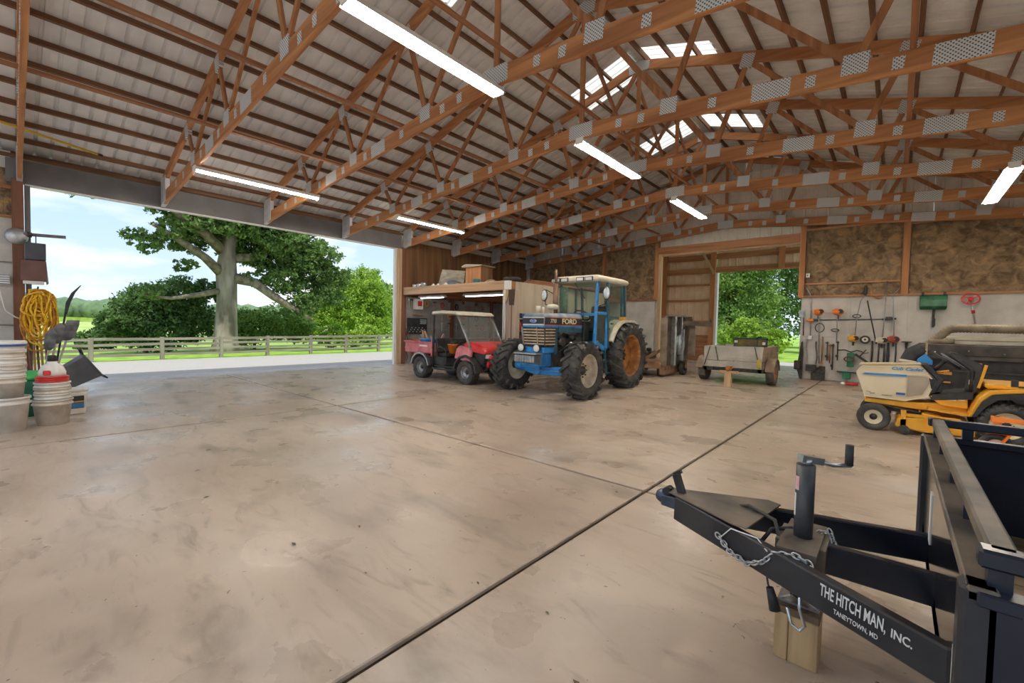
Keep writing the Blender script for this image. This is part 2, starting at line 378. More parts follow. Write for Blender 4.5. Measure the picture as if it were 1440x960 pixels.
# long sway braces from chord up to next top chord
for k, (y0, y1) in enumerate(((6.80, 9.03), (9.03, 11.26), (11.26, 13.47))):
    tag(obj('sway_brace', MB().bar((XC-.08, y0+.04, zt(XC)-.3), (XC-.08, y1-.04, zb(XC)+.25), .04, .09), M['wy']), ['slanting timber sway brace under the ridge, bay over the tractor', 'slanting timber sway brace under the ridge, bay behind the tractor cab', 'slanting timber sway brace under the ridge, bay before the gable'][k], 'brace')
# ---------- left wall
wl = struct('wall_left', MB().bx(XL-.16, XL-.10, YB, .02, 0, 4.6).bx(XL-.16, XL-.10, 8.95, 16.3, 0, 4.6), M['siding'])
def grid_panels(par, pts, m, nm='wall_panel'):
    for b in pts: obj(nm, MB().bx(*b), m, par, .003)
grid_panels(wl, [(XL-.05, XL-.005, a, b, 0.02+z0, z1) for a, b in ((-3.2,-2.02),(-2.0,-.82),(-.8,.03)) for z0, z1 in ((0,1.2),(1.21,2.42),(2.43,3.3))], M['panel'])
grid_panels(wl, [(XL-.05, XL-.005, a, a+1.14, z0, z1) for a in (9.15,10.3,11.45,12.6,13.75,14.75) for z0, z1 in ((.02,1.2),(1.21,2.36))], M['panelgrey'])
def insulation(par, u0, u1, z0, z1, plane, val, sgn, ztop=None, name='insulation'):
    nu = max(6, int((u1-u0)/.09)); nz = max(6, int((z1-z0)/.09)); vs = []; fs = []
    rr = random.Random(int(u0*100)+int(val*10))
    ph = [(rr.uniform(2,9), rr.uniform(2,9), rr.uniform(0,6), rr.uniform(.3,1)) for _ in range(9)]
    for j in range(nz+1):
        for i in range(nu+1):
            u = u0+(u1-u0)*i/nu; zz1 = z1 if ztop is None else ztop(u); z = z0+(zz1-z0)*j/nz
            h = sum(a*math.sin(p*u+q*z*.8+r+1.7*math.sin(q*.6*z+u*p*.33)) for p, q, r, a in ph)*.011+rr.uniform(-.012,.012)
            d = val+sgn*(.05+h); vs.append((u, d, z) if plane == 'y' else (d, u, z))
    for j in range(nz):
        for i in range(nu): a = j*(nu+1)+i; fs.append((a,a+1,a+nu+2,a+nu+1))
    return obj(name, MB().add(vs, fs, True), M['insul'], par)
for a, b in ((-3.2,-2.15),(-2.05,.02)): insulation(wl, a, b, 3.34, 4.25, 'x', XL-.1, 1)
for a, b in ((9.12,11.2),(11.32,13.4),(13.54,15.8)):
    obj('wall_board', MB().bx(XL-.06, XL-.02, a, b, 2.36, 4.3), M['osb'], wl)
for y in (.10, 9.03, 11.26, 13.47): obj('post', MB().bx(XL-.10, XL+.06, y-.08, y+.08, 0, 4.06), M['redpost'], wl, .004)
obj('post', MB().bx(XL-.10, XL+.06, -2.18, -2.02, 0, 4.05), M['redpost'], wl, .004)
obj('wall_girt', MB().bx(XL-.02, XL+.03, YB, .02, 3.29, 3.345), M['wy'], wl)
obj('wall_girt', MB().bx(XL-.02, XL+.03, YB, .02, 3.85, 3.91), M['wy'], wl)
struct('trim_1', MB().bx(XL-.17, XL-.07, 8.72, 8.84, -.01, 4.0), M['white'])
struct('trim_2', MB().bx(XL-.07, XL+.03, 8.80, 8.945, -.0, 4.0), M['lightz'], None, .004)
struct('trim_3', MB().bx(XL-.17, XL-.03, .19, .27, 0, 4.0), M['header'])
hd = struct('trim_4', MB().bx(XL-.12, XL-.02, -.05, 8.95, 4.0, 4.46), M['header'], None, .004)
obj('drip_edge', MB().bx(XL-.16, XL-.02, .2, 8.95, 3.975, 4.0), M['white'], hd)
struct('trim_5', MB().bx(XL-.35, XL-.02, YB, 16.0, 4.49, 4.55), M['purlin'])
# ---------- far gable wall
wf = struct('wall_far', MB().bx(-13.16, -6.8, YF+.16, YF+.2, 0, 4.6).bx(-2.2, XR, YF+.16, YF+.18, 0, 4.5), M['siding'])
n = int((XR-XL)/.9)
for i in range(19):
    x = XL+.05+i*.905; x1 = min(x+.9, XR); zz = min(roofz(x), roofz(x1))-.02
    zl, zr = roofz(x)-.03, roofz(x1)-.03
    mb = MB(); prof = [(0,0),(.10,0),(.12,.02),(.17,.02),(.19,0),(.40,0),(.42,.02),(.47,.02),(.49,0),(.70,0),(.72,.02),(.77,.02),(.79,0),(.9,0)]
    pp = [(min(x+u, XR), YF+.10-h) for u, h in prof]; k = len(pp); lo = 4.30
    mb.add([(a, b, lo) for a, b in pp]+[(a, b, roofz(a)-.03) for a, b in pp], [(j, j+1, k+j+1, k+j) for j in range(k-1)])
    obj('siding_sheet', mb, M['siding'], wf)
pr = []
for a, b in ((-2.2,-1.02),(-1.0,.2),(.22,1.42),(1.44,2.64),(2.66,4.1),(-8.0,-6.86),(-9.2,-8.02),(-10.4,-9.22),(-11.6,-10.42),(-12.8,-11.62)):
    pr += [(a, b+.016, YF, YF+.05, .02, 1.292), (a, b+.016, YF, YF+.05, 1.298, 2.47)]
grid_panels(wf, pr, M['panel'])
itop = lambda u: 4.78-.07*abs(u-XC)*.9
for a, b in ((-2.1,.05),(.22,2.3),(2.45,4.15),(-8.9,-6.85),(-10.95,-9.05),(-12.9,-11.1)):
    insulation(wf, a, b, 2.52, 4.5, 'y', YF+.07, -1, itop)
for x in (-2.21, .13, 2.38): obj('post', MB().bx(x-.075, x+.075, YF-.09, YF+.06, 2.5 if x > -2 else 2.46, zb(x)+.05), M['wz'], wf, .004)
for x in (-6.78, -8.98, -11.02): obj('post', MB().bx(x-.075, x+.075, YF-.06, YF+.06, 2.48, zb(x)+.05), M['wz'], wf, .004)
obj('post', MB().bx(-6.72, -6.60, YF-.05, YF+.1, 0, 4.2), M['lightz'], wf, .004)
obj('sill_plate', MB().bx(-2.2, XR, YF-.07, YF, 2.47, 2.52), M['wx'], wf); obj('sill_plate', MB().bx(-12.9, -6.8, YF-.07, YF, 2.47, 2.52), M['wx'], wf)
obj('girt', MB().bx(-2.14, .05, YF-.045, YF-.005, 2.85, 2.89), M['wx'], wf)
obj('girt', MB().bx(-2.14, .05, YF-.06, YF-.005, 4.46, 4.52), M['wx'], wf); obj('girt', MB().bx(.2, 4.1, YF-.06, YF-.005, 4.36, 4.41), M['wx'], wf)
hb = struct('trim_6', MB().bx(-6.72, -2.28, YF-.06, YF+.1, 4.17, 4.42), M['wx'], None, .004)
obj('lower_plate', MB().bx(-6.6, -2.28, YF-.02, YF+.14, 4.10, 4.17), M['lightx'], hb)
# lean-to bay beyond the gable, unseen side left open to let sun in
YO = 20.6
wo = struct('wall_outer', MB().bx(-8.6, -6.1, YO+.1, YO+.12, 0, 6.2).bx(-8.6, -8.5, YF+.3, YO, 0, 6.2), M['sidingwarm'])
def siding_run(par, x0, x1, z0, z1, yv, m):
    x = x0
    while x < x1-.02:
        w = min(.9, x1-x); mb = MB(); prof = [q for q in [(0,0),(.10,0),(.12,.02),(.17,.02),(.19,0),(.40,0),(.42,.02),(.47,.02),(.49,0),(.70,0),(.72,.02),(.77,.02),(.79,0),(.9,0)] if q[0] <= w]
        if prof[-1][0] < w: prof.append((w, 0))
        k = len(prof); mb.add([(x+u, yv-h, z0) for u, h in prof]+[(x+u, yv-h, z1) for u, h in prof], [(j,j+1,k+j+1,k+j) for j in range(k-1)])
        obj('siding_sheet', mb, m, par); x += .9
OX0, OZ = -6.02, 3.95
siding_run(wo, -8.6, OX0-.05, 1.05, 6.2, YO, M['sidingwarm']); siding_run(wo, OX0, .4, OZ+.05, 6.2, YO, M['sidingwarm'])
for i in range(5): obj('kick_board', MB().bx(-8.6, OX0-.1, YO-.06, YO-.02, .02+i*.21, .22+i*.21), M['wx'], wo, .004)
for z in (1.1, 1.75, 2.7, 3.4): obj('girt', MB().bx(-8.6, OX0-.12, YO-.08, YO-.035, z, z+.09), M['wx'], wo)
for z in (3.95, 4.55): obj('girt', MB().bx(-8.6, .4, YO-.09, YO-.035, z, z+.24), M['wx'], wo)
for x in (-8.35, OX0-.14, -3.55): obj('post', MB().bx(x-.12, x+.09, YO-.2, YO-.03, 0 if x < -5 else OZ, 5.6), M['wz'], wo, .004)
obj('door_jamb', MB().bx(OX0-.06, OX0+.04, YO-.14, YO+.1, 0, OZ), M['white'], wo)
obj('corner_brace', MB().bar((-6.6, YO-.25, 4.85), (-6.1, YO-.25, 3.9), .05, .1), M['lightz'], wo)
struct('ceiling_leanto', MB().add([(-8.7,15.95,6.6),(4.3,15.95,6.6),(4.3,21.1,6.0),(-8.7,21.1,6.0),(-8.7,15.95,6.64),(4.3,15.95,6.64),(4.3,21.1,6.04),(-8.7,21.1,6.04)], [(0,3,2,1),(4,5,6,7),(0,1,5,4),(1,2,6,5),(2,3,7,6),(3,0,4,7)]), M['sheet'])
struct('wall_outer_side', MB().bx(4.2, 4.24, 5.8, 16.2, 0, 4.6), M['siding'])
# right-hand side: closed behind the machines, unseen near bays left open for daylight
wr = struct('wall_right', MB().bx(4.12, 4.2, 5.8, YF, 0, 4.5), M['panel'])
for y in (-2.1, .13, 2.36, 4.57): obj('post', MB().bx(4.06, 4.2, y-.08, y+.08, 0, 4.1), M['redpost'], wr)
obj('eave_beam', MB().bx(4.08, 4.18, YB, 5.8, 4.05, 4.4), M['wy'], wr)
# ---------- fluorescent fixtures
M['tube'] = bpy.data.materials.new('lit_fluorescent_tube'); M['tube'].use_nodes = True
_b = M['tube'].node_tree.nodes['Principled BSDF']; _b.inputs['Base Color'].default_value = (.9,.9,.86,1); _b.inputs['Emission Color'].default_value = (1,.92,.80,1)  # tubes made to glow to fill the dim interior
def fixture(label, p, L, rz, W=.24, watts=LAMP, group='fluorescent shop lamps', twin=True, reflector=True):
    t = thing('fluorescent_lamp', label, 'lamp', p, rz, group)      # local y = length, hangs below origin
    h = L/2
    if reflector:
        obj('housing', MB().prism([(-.05,0),(.05,0),(.06,-.045),(-.06,-.045)], -h, h), M['tubewhite'], t)
        obj('reflector', MB().prism([(-.06,-.045),(.06,-.045),(W/2,-.10),(W/2-.008,-.104),(.052,-.052),(-.052,-.052),(-W/2+.008,-.104),(-W/2,-.10)], -h, h), M['tubewhite'], t)
    else: obj('housing', MB().bx(-.06, .06, -h, h, -.06, 0), M['tubewhite'], t)
    for s in (-1, 1) if twin else (0,):
        obj('tube', MB().cyl((s*.05,-h+.03,-.082), (s*.05,h-.03,-.082), .019, n=10), M['tube'], t)
    for e in (-1, 1): obj('end_cap', MB().bx(-.075, .075, e*h-.012, e*h+.012, -.105, .005), M['white'], t)
    return t
areaW = 2*2*PI*.019*2.3
_b.inputs['Emission Strength'].default_value = LAMP/(areaW*PI)
zl = zb(XC)-.13
fixture('long twin-tube fluorescent lamp under the ridge, over the wide empty floor', (XC, 3.47, zl), 2.35, 0)
fixture('long twin-tube fluorescent lamp under the ridge, over the tractor', (XC, 7.92, zl), 2.35, 0)
fixture('long twin-tube fluorescent lamp under the ridge, nearest the gable door', (XC, 12.37, zl), 2.35, 0)
zo = zb(-10.05)-.13
fixture('bare fluorescent batten between the first trusses over the side opening', (-10.05, 3.47, zo), 2.35, 0, reflector=False, twin=False)
fixture('bare fluorescent batten over the parked red vehicle', (-10.05, 7.92, zo), 2.35, 0, reflector=False, twin=False)
fixture('twin-tube fluorescent lamp over the leaf collector and mower side', (1.35, 12.1, zb(1.35)-.14), 2.6, 0)
fixture('added twin-tube fill lamp over the black trailer', (1.35, 5.7, zb(1.35)-.14), 2.35, 0)  # lamp out of view, added to brighten the interior
fixture('added twin-tube fill lamp behind the wide opening jamb', (XC, -1.0, zl), 2.2, 0)  # unseen lamp added to light the foreground
# ============================================================ outdoors
def leafmat(name, a, b):
    m = mat(name, a, b, .6, 0, .9, detail=10, lo=.3, hi=.7)
    nt = m.node_tree; p = nt.nodes['Principled BSDF']; tb = nt.nodes.new('ShaderNodeBsdfTranslucent'); mx = nt.nodes.new('ShaderNodeMixShader'); mx.inputs[0].default_value = .38
    src = p.inputs['Base Color'].links[0].from_socket; nt.links.new(src, tb.inputs[0])
    nt.links.new(p.outputs[0], mx.inputs[1]); nt.links.new(tb.outputs[0], mx.inputs[2])
    nt.links.new(mx.outputs[0], [q for q in nt.nodes if q.type == 'OUTPUT_MATERIAL'][0].inputs[0]); return m
M['oakleaf'] = leafmat('oak_leaf', (.085,.17,.04), (.25,.38,.10))
M['darkleaf'] = leafmat('dark_leaf', (.06,.13,.035), (.17,.28,.075))
M['brightleaf'] = leafmat('bright_leaf', (.20,.36,.03), (.46,.62,.09))
M['midleaf'] = leafmat('mid_leaf', (.13,.27,.05), (.36,.50,.12))
M['bark'] = mat('oak_bark', (.17,.135,.10), (.40,.35,.28), .95, 0, 2.2, (1,1,.25), detail=10, bump=.9)
M['limb'] = mat('limb_bark', (.14,.115,.08), (.34,.29,.20), .95, 0, 3, detail=8, bump=.5)
def leaves(clusters, n, size, seed):
    r = np.random.default_rng(seed); vol = np.array([c[3]*c[4]*c[5] for c in clusters])**.75; cnt = np.maximum(30, (n*vol/vol.sum()).astype(int)); P = []
    for (cx,cy,cz,rx,ry,rz), k in zip(clusters, cnt):
        d = r.normal(size=(k,3)); d /= np.linalg.norm(d,axis=1)[:,None]
        # clump on sub-twigs
        tw = r.normal(size=(max(8,k//26),3)); tw /= np.linalg.norm(tw,axis=1)[:,None]; tw *= r.uniform(.45,1.0,(len(tw),1))
        p = tw[r.integers(0,len(tw),k)]+d*r.uniform(0,.24,(k,1)); P.append(p*[rx,ry,rz]+[cx,cy,cz])
    P = np.concatenate(P); k = len(P); a = r.normal(size=(k,3)); a /= np.linalg.norm(a,axis=1)[:,None]; b = np.cross(a, r.normal(size=(k,3))); b /= np.linalg.norm(b,axis=1)[:,None]
    s = size*r.uniform(.6,1.3,(k,1)); V = np.empty((k,4,3)); V[:,0] = P-a*s; V[:,1] = P+b*s*.55; V[:,2] = P+a*s; V[:,3] = P-b*s*.55
    me = bpy.data.meshes.new('foliage'); me.vertices.add(4*k); me.vertices.foreach_set('co', V.reshape(-1))
    me.loops.add(4*k); me.loops.foreach_set('vertex_index', np.arange(4*k)); me.polygons.add(k)
    me.polygons.foreach_set('loop_start', np.arange(0,4*k,4)); me.polygons.foreach_set('loop_total', np.full(k,4)); me.update(calc_edges=True); return me
def tree(name, label, base, trunk, limbs, clusters, lm, n, size, seed, group=None):
    t = thing(name, label, 'tree', base, 0, group); bx, by, bz = base
    rel = lambda p: (p[0]-bx, p[1]-by, p[2]-bz)
    obj('trunk', MB().tube([rel(p[:3]) for p in trunk], [p[3] for p in trunk], 12), M['bark'], t)
    for lb in limbs: obj('limb', MB().tube([rel(p[:3]) for p in lb], [p[3] for p in lb], 8), M['limb'], t)
    me = leaves([(c[0]-bx, c[1]-by, c[2]-bz, *c[3:]) for c in clusters], n, size, seed); me.materials.append(lm)
    o = obj('foliage', me, None, t); o['kind'] = 'stuff'; return t
# the old oak behind the fence
OX = -33
def oak():
    tr = [(OX,9.2,-1.0,.95),(OX,9.22,.0,.70),(OX,9.25,1.4,.62),(OX,9.3,3,.56),(OX,9.25,4.6,.60),(OX+.2,9.3,6,.42),(OX+.3,9.6,8,.34),(OX,10.2,10.5,.16)]
    lm = [[(OX,9.0,4.4,.34),(OX+.8,7.9,5.2,.26),(OX+1.4,6.6,5.9,.2),(OX+2,5.2,6.6,.1)],
          [(OX,9.5,4.2,.36),(OX+1,10.6,3.9,.30),(OX+1.6,11.6,3.0,.26),(OX+2,12.8,2.2,.2),(OX+2.4,13.8,1.5,.1)],
          [(OX,9.4,5.4,.34),(OX+.5,10.6,5.6,.26),(OX+.6,12.2,6.4,.18),(OX+.8,14,7,.08)],
          [(OX,9.1,5.8,.36),(OX+1.2,7.6,6.8,.28),(OX+2.6,5.8,7.6,.24),(OX+3.8,3.6,7.5,.2),(OX+5,1.2,7.6,.15),(OX+6,-1.5,7.9,.08)],
          [(OX+1.5,7.2,7.0,.2),(OX+2,6.4,8.4,.15),(OX+2.4,5.4,9.6,.08)],
          [(OX,9.0,3.3,.2),(OX+.6,7.6,2.9,.16),(OX+.8,6.2,2.6,.1),(OX+1,4.8,2.7,.05)]]
    cl = []
    def c(x, y, z, r, f=1): cl.append((OX+x, y, z, r, r, r*.72*f))
    for q in ((0,9.5,8.2,2.4),(1,12,7.8,2.2),(0,13.6,6.6,1.9),(.5,11.6,5.9,1.6),(1,14.4,5.0,1.7),(1.2,12.6,4.2,1.5),(0,7,6.2,1.3),(1.8,13.6,2.6,1.3),(1.4,15.2,3.4,1.5),(.6,10.9,4.3,.9),
              (1.6,6.2,8.2,1.6),(3,4.6,8.6,1.3),(4.2,2.2,7.9,1.2),(5.4,.2,8.0,1.2),(6,-1.6,8.0,1.1),(1.4,4.9,5.7,1.0),(0,10,11,3),(2,7,10.6,2.4),(1,13.2,10.4,2.5),(-1.5,11,7,2.4),(4,1,9.6,1.6),(-1,8,7.6,1.7),(2,10.6,7.2,1.2),(1,6.9,4.6,.7),(.8,5.4,2.9,.8),(2.4,9.2,7.4,1.5),(2.6,10.4,8.4,1.6),(2.2,8,8.2,1.4),(2.4,11.8,6.8,1.5),(1.8,13.2,5.8,1.4),(2,14.6,6.2,1.4),(2.6,7.4,7.0,.9),(2,15.6,4.6,1.3),(1.8,6.0,6.4,.9)): c(*q)
    return tree('oak_tree', 'huge old oak with thick grey trunk and spreading limbs behind the fence', (OX,9.2,-.9), tr, lm, cl, M['oakleaf'], 125000, .115, 3)
oak()
def simple_tree(name, label, x, y, gz0, h, clusters, lm, n, size, seed, group):
    cl = [(x+a, y+b, gz0+c, r, r, r*f) for a, b, c, r, f in clusters]
    return tree(name, label, (x,y,gz0), [(x,y,gz0-.1,.02*h+.06),(x+.1,y,gz0+h*.4,.018*h+.04),(x,y+.1,gz0+h*.8,.03)], [[(x,y,gz0+h*.3,.08),(x+.4,y+.9,gz0+h*.55,.04)],[(x,y,gz0+h*.35,.08),(x+.3,y-.9,gz0+h*.6,.04)]], cl, lm, n, size, seed, group)
FG = 'trees beyond the fence'
simple_tree('dark_tree', 'low dark green spreading tree beside the big oak trunk', -36, 5.6, -1.0, 5, [(0,0,3.2,1.7,.9),(0,1.8,3.8,1.6,.9),(.6,-1.4,2.2,1.2,.8),(0,2.6,2.2,1.5,.9),(.5,.6,1.5,1.8,.7),(0,3.2,4.4,1.1,.8),(1,-2.0,1.4,.8,.7)], M['darkleaf'], 30000, .11, 11, FG)
simple_tree('understorey_shrub', 'dark leafy shrub in the gap between the oak and the bright trees', -37.5, 12.4, -1.0, 3.5, [(0,0,2.0,1.7,.8),(0,2,2.3,1.6,.9),(.4,-1,1.2,1.2,.8),(0,3.6,1.7,1.4,.8)], M['midleaf'], 18000, .11, 12, FG)
simple_tree('bright_shrub', 'bright yellow-green bush low beside the fence', -32.5, 16.2, -.9, 2.2, [(0,0,1.2,1.1,.8),(0,1.6,1.0,1.0,.8),(0,3,1.3,1.1,.8)], M['brightleaf'], 8000, .11, 13, FG)
simple_tree('bright_tree', 'tall bright green rounded tree beyond the lowest oak limb', -42, 21.5, -1.2, 8, [(0,0,5.4,2.3,.9),(0,2.4,6.4,2.2,.9),(0,-1.6,3.6,1.9,.9),(.6,1,3,2.2,.8),(0,4.2,4.6,2,.9),(.6,4,2.4,1.8,.8),(0,-3,2.2,1.5,.8)], M['brightleaf'], 36000, .13, 14, FG)
simple_tree('mid_tree', 'mid green tree behind the bright rounded tree', -48, 28.5, -1.2, 10, [(0,0,6.6,2.6,.9),(0,2.6,5.2,2.6,.9),(0,-2.4,5.6,2.4,.9),(.5,0,3,2.8,.8),(.5,3.5,2.6,2.4,.8),(0,-4,3.4,2,.9)], M['midleaf'], 17000, .19, 15, FG)
simple_tree('dark_backdrop_tree', 'dark tall tree at the white door jamb side', -66, 49, -1.2, 12, [(0,0,8,3,.9),(0,-3,6,2.8,.9),(0,1,4,3.2,.9),(0,-4,3,2.6,.9)], M['darkleaf'], 11000, .22, 16, FG)
simple_tree('left_shrub', 'small dark bush at the foot of the low spreading tree', -42, 4.6, -1.2, 2.4, [(0,0,1.2,1.3,.7),(0,-1.2,.9,.9,.7),(0,1.4,1.2,1,.7)], M['darkleaf'], 5000, .14, 17, FG)
GG = 'trees beyond the gable door'
simple_tree('doorway_tree', 'sunlit yellow-green tree filling the gable doorway', -8.6, 32, -.1, 9, [(0,0,5.6,2.2,1),(1.2,.5,3.6,1.9,1),(-1.4,0,3.2,1.8,1),(1.6,0,6.4,1.6,1),(-1,.2,7.2,1.8,1),(0,-.8,2.0,1.6,.8),(2.4,0,1.6,1.2,.8)], M['midleaf'], 34000, .10, 21, GG)
simple_tree('doorway_dark_tree', 'darker green tree beside the tool-wall edge of the gable doorway', -3.0, 36, -.1, 9, [(0,0,6,2,1),(-.8,.4,3.8,1.7,1),(1.6,0,4.4,2,1),(0,0,7.8,1.9,1),(-.6,-.4,2,1.3,.9),(1.6,0,1.8,1.6,.9)], M['darkleaf'], 30000, .105, 22, GG)
simple_tree('doorway_bright_bush', 'bright bush low in the gable doorway', -6.2, 27.5, -.1, 2.2, [(0,0,1.4,1.0,.9),(1.2,0,1.0,.8,.8),(-1.2,.2,1.0,.9,.8)], M['brightleaf'], 7000, .10, 23, GG)
simple_tree('doorway_backdrop_tree', 'tall tree standing behind the other doorway trees', -11.5, 47, -.1, 13, [(0,0,8,3.2,1),(2.6,0,6,3,1),(-3,0,6,3,1),(5.4,0,8.4,3,1),(0,0,3,3,1),(4.6,0,3.4,2.8,1),(7.5,1,6,3,1)], M['oakleaf'], 24000, .17, 24, GG)
# distant wooded ridge
wv = MB(); rr = random.Random(5)
for i in range(230):
    y = -120+i*1.9+rr.uniform(-2,2); x = -395-rr.uniform(0,40); h = rr.uniform(8.5,13.5)+ (4 if i > 60 else 0)*rr.random()
    wv.ball((x, y, h*.42), h*.55, 8, (1.25, 1.25, 1.0))
o = obj('distant_woods', wv, mat('hazy_woods', (.10,.17,.085), (.19,.27,.14), .95, 0, .25, detail=8), None, 0, None, False)
tag(o, 'hazy wooded ridge along the far edge of the field', 'woods', None, 'stuff')
cr = MB(); 
for i in range(60): cr.bx(-300-rr.uniform(0,20), -296, -80+i*4, -76+i*4, -1.4, .9+rr.uniform(-.2,.3))
tag(obj('corn_strip', cr, mat('corn_green', (.22,.34,.06), (.36,.46,.12), .95, 0, .5)), 'pale green strip of crop across the far field', 'crop', None, 'stuff')
# fence: posts and rails
ft = thing('rail_fence', 'weathered grey four-rail wooden fence along the driveway', 'fence', (-27.5,5,-.6))
fp = [(-27.2-.06*y, y) for y in [-7.9,-5.3,-2.8,-.25,2.33,4.92,7.5,9.9,12.51,14.94,17.54,20.1,22.7,25.3]]
for x, y in fp:
    h = .98+.008*y
    obj('fence_post', MB(T(x+27.5,y-5,0)).bx(-.085,.085,-.085,.085,-.15,h+.06), M['fencez'], ft, .01)
for (x0,y0),(x1,y1) in zip(fp, fp[1:]):
    for k in range(4):
        h = .98+.008*(y0+y1)/2; z = h*(.97-.25*k)
        obj('fence_rail', MB().bar((x0+27.5+.05,y0-5+.02,z+rr.uniform(-.02,.02)), (x1+27.5+.05,y1-5-.02,z+rr.uniform(-.02,.02)), .035, .125), M['fencey'], ft)
# back paddock fence in the field
f2 = thing('paddock_fence', 'distant grey rail fence crossing the green paddock', 'fence', (-60,12,-1.4))
for i in range(26):
    obj('fence_post', MB(T(0,-38+i*3.2,0)).bx(-.08,.08,-.08,.08,-.2,1.15), M['greyz'], f2)
for k in range(3): obj('fence_rail', MB().bx(-.03,.03,-38,45,.28+k*.36,.42+k*.36), M['greyy'], f2)
# ============================================================ shared machine helpers
def text(name, s, size, M4, m, parent, ext=.002, off=0, xs=1, shear=0, align='CENTER'):
    cu = bpy.data.curves.new('lettering', 'FONT'); cu.body = s; cu.size = size; cu.extrude = ext; cu.offset = off; cu.shear = shear
    cu.align_x = align; cu.align_y = 'CENTER'; cu.resolution_u = 3
    to = bpy.data.objects.new('tmp_text', cu); COL.objects.link(to)
    dg = bpy.context.evaluated_depsgraph_get(); me = bpy.data.meshes.new_from_object(to.evaluated_get(dg))
    bpy.data.objects.remove(to); bpy.data.curves.remove(cu)
    me.transform(M4 @ Matrix.Diagonal((xs,1,1,1))); me.materials.clear(); me.materials.append(m)
    return obj(name, me, None, parent)
FACE_PX = Matrix(((0,0,1,0),(1,0,0,0),(0,1,0,0),(0,0,0,1)))      # text on a +X face
FACE_MY = Matrix(((1,0,0,0),(0,0,-1,0),(0,1,0,0),(0,0,0,1)))      # text on a -Y face
AX = {'x': Matrix(((0,0,1,0),(0,1,0,0),(-1,0,0,0),(0,0,0,1))), '-x': Matrix(((0,0,-1,0),(0,1,0,0),(1,0,0,0),(0,0,0,1))),
      'y': Matrix(((1,0,0,0),(0,0,1,0),(0,-1,0,0),(0,0,0,1))), '-y': Matrix(((1,0,0,0),(0,0,-1,0),(0,1,0,0),(0,0,0,1)))}
def wheel(par, c, R, W, rr, ax, rimmat, hubmat, lugs=0, lug_h=.03, lug_w=.05, blocks=0, dish=.3, tm=None, studs=0, hubr=.3, name='tire'):
    A = T(*c) @ AX[ax]; h = W/2; th = lug_h if lugs else 0
    mb = MB(); Rb = R-th
    mb.lathe([(rr,-h*.72),(rr+.02*R,-h*.86),(rr+(Rb-rr)*.45,-h*1.0),(rr+(Rb-rr)*.8,-h*.97),(Rb-.015*R,-h*.82),(Rb,-h*.5),(Rb+.004,0),(Rb,h*.5),(Rb-.015*R,h*.82),(rr+(Rb-rr)*.8,h*.97),(rr+(Rb-rr)*.45,h*1.0),(rr+.02*R,h*.86),(rr,h*.72)], 36, A, True)
    if lugs:
        for i in range(lugs):
            for s in (-1, 1):
                a = 2*PI*(i+(.5 if s > 0 else 0))/lugs; d = .62*2*PI/lugs*1.15
                def pt(r, ang, z): return A @ Vector((r*math.cos(ang), r*math.sin(ang), z))
                r1 = Rb+lug_h*.55
                mb.bar(pt(r1, a, -s*.03*W), pt(r1-.004, a+d*.55, s*h*.5), lug_w, lug_h*1.1, pt(1,a+d*.3,0)-pt(0,0,0))
                mb.bar(pt(r1-.002, a+d*.5, s*h*.46), pt(r1-.03*R, a+d, s*h*1.0), lug_w*1.1, lug_h*1.2, pt(1,a+d*.7,0)-pt(0,0,0))
                mb.bar(pt(r1-.02*R, a+d, s*h*.99), pt(r1-.17*R, a+d*1.1, s*h*1.0), lug_w*.9, lug_h*.9, pt(1,a+d*.7,0)-pt(0,0,0))
    if blocks:
        for i in range(blocks):
            for k, z in enumerate((-.78,-.4,0,.4,.78)):
                a = 2*PI*(i+.5*(k%2))/blocks
                p = A @ Vector((Rb*math.cos(a), Rb*math.sin(a), z*h)); n = (A @ Vector((math.cos(a),math.sin(a),0)))-(A @ Vector((0,0,0)))
                ax3 = (A @ Vector((0,0,1)))-(A @ Vector((0,0,0)))
                q = p-ax3*(.13*h)-(n*(.03*R if abs(z) > .7 else 0)); mb.bar(q, q+ax3*(.27*h), 2*PI*R/blocks*.62, .03*R+.006, n)
    o = obj(name, mb, tm or M['rubber'], par, 0, None, False)
    rm = MB(); z = h*.72
    rm.lathe([(rr*1.03,z*1.05),(rr*.97,z*1.05),(rr*.92,z*.85),(rr*.88,z*.55),(rr*.86,z*(dish+.1)),(rr*.55,z*dish),(rr*hubr,z*dish),(rr*hubr*.9,z*(dish-.25)),(rr*.55,z*(dish-.2)),(rr*.86,-z*.3),(rr*.95,-z),(rr*1.03,-z*1.05)], 28, A, True)
    r = obj('rim', rm, rimmat, o, 0, None, False)
    hb = MB().lathe([(rr*hubr*1.05,z*(dish-.3)),(rr*hubr*1.05,z*(dish+.12)),(rr*hubr*.6,z*(dish+.2)),(rr*hubr*.55,z*(dish+.4)),(1e-5,z*(dish+.42))], 16, A)
    for i in range(studs):
        a = 2*PI*i/studs; hb.cyl(A @ Vector((rr*hubr*1.5*math.cos(a), rr*hubr*1.5*math.sin(a), z*(dish-.1))), A @ Vector((rr*hubr*1.5*math.cos(a), rr*hubr*1.5*math.sin(a), z*(dish+.18))), rr*.05, n=6)
    obj('hub', hb, hubmat, o, 0, None, False)
    return o
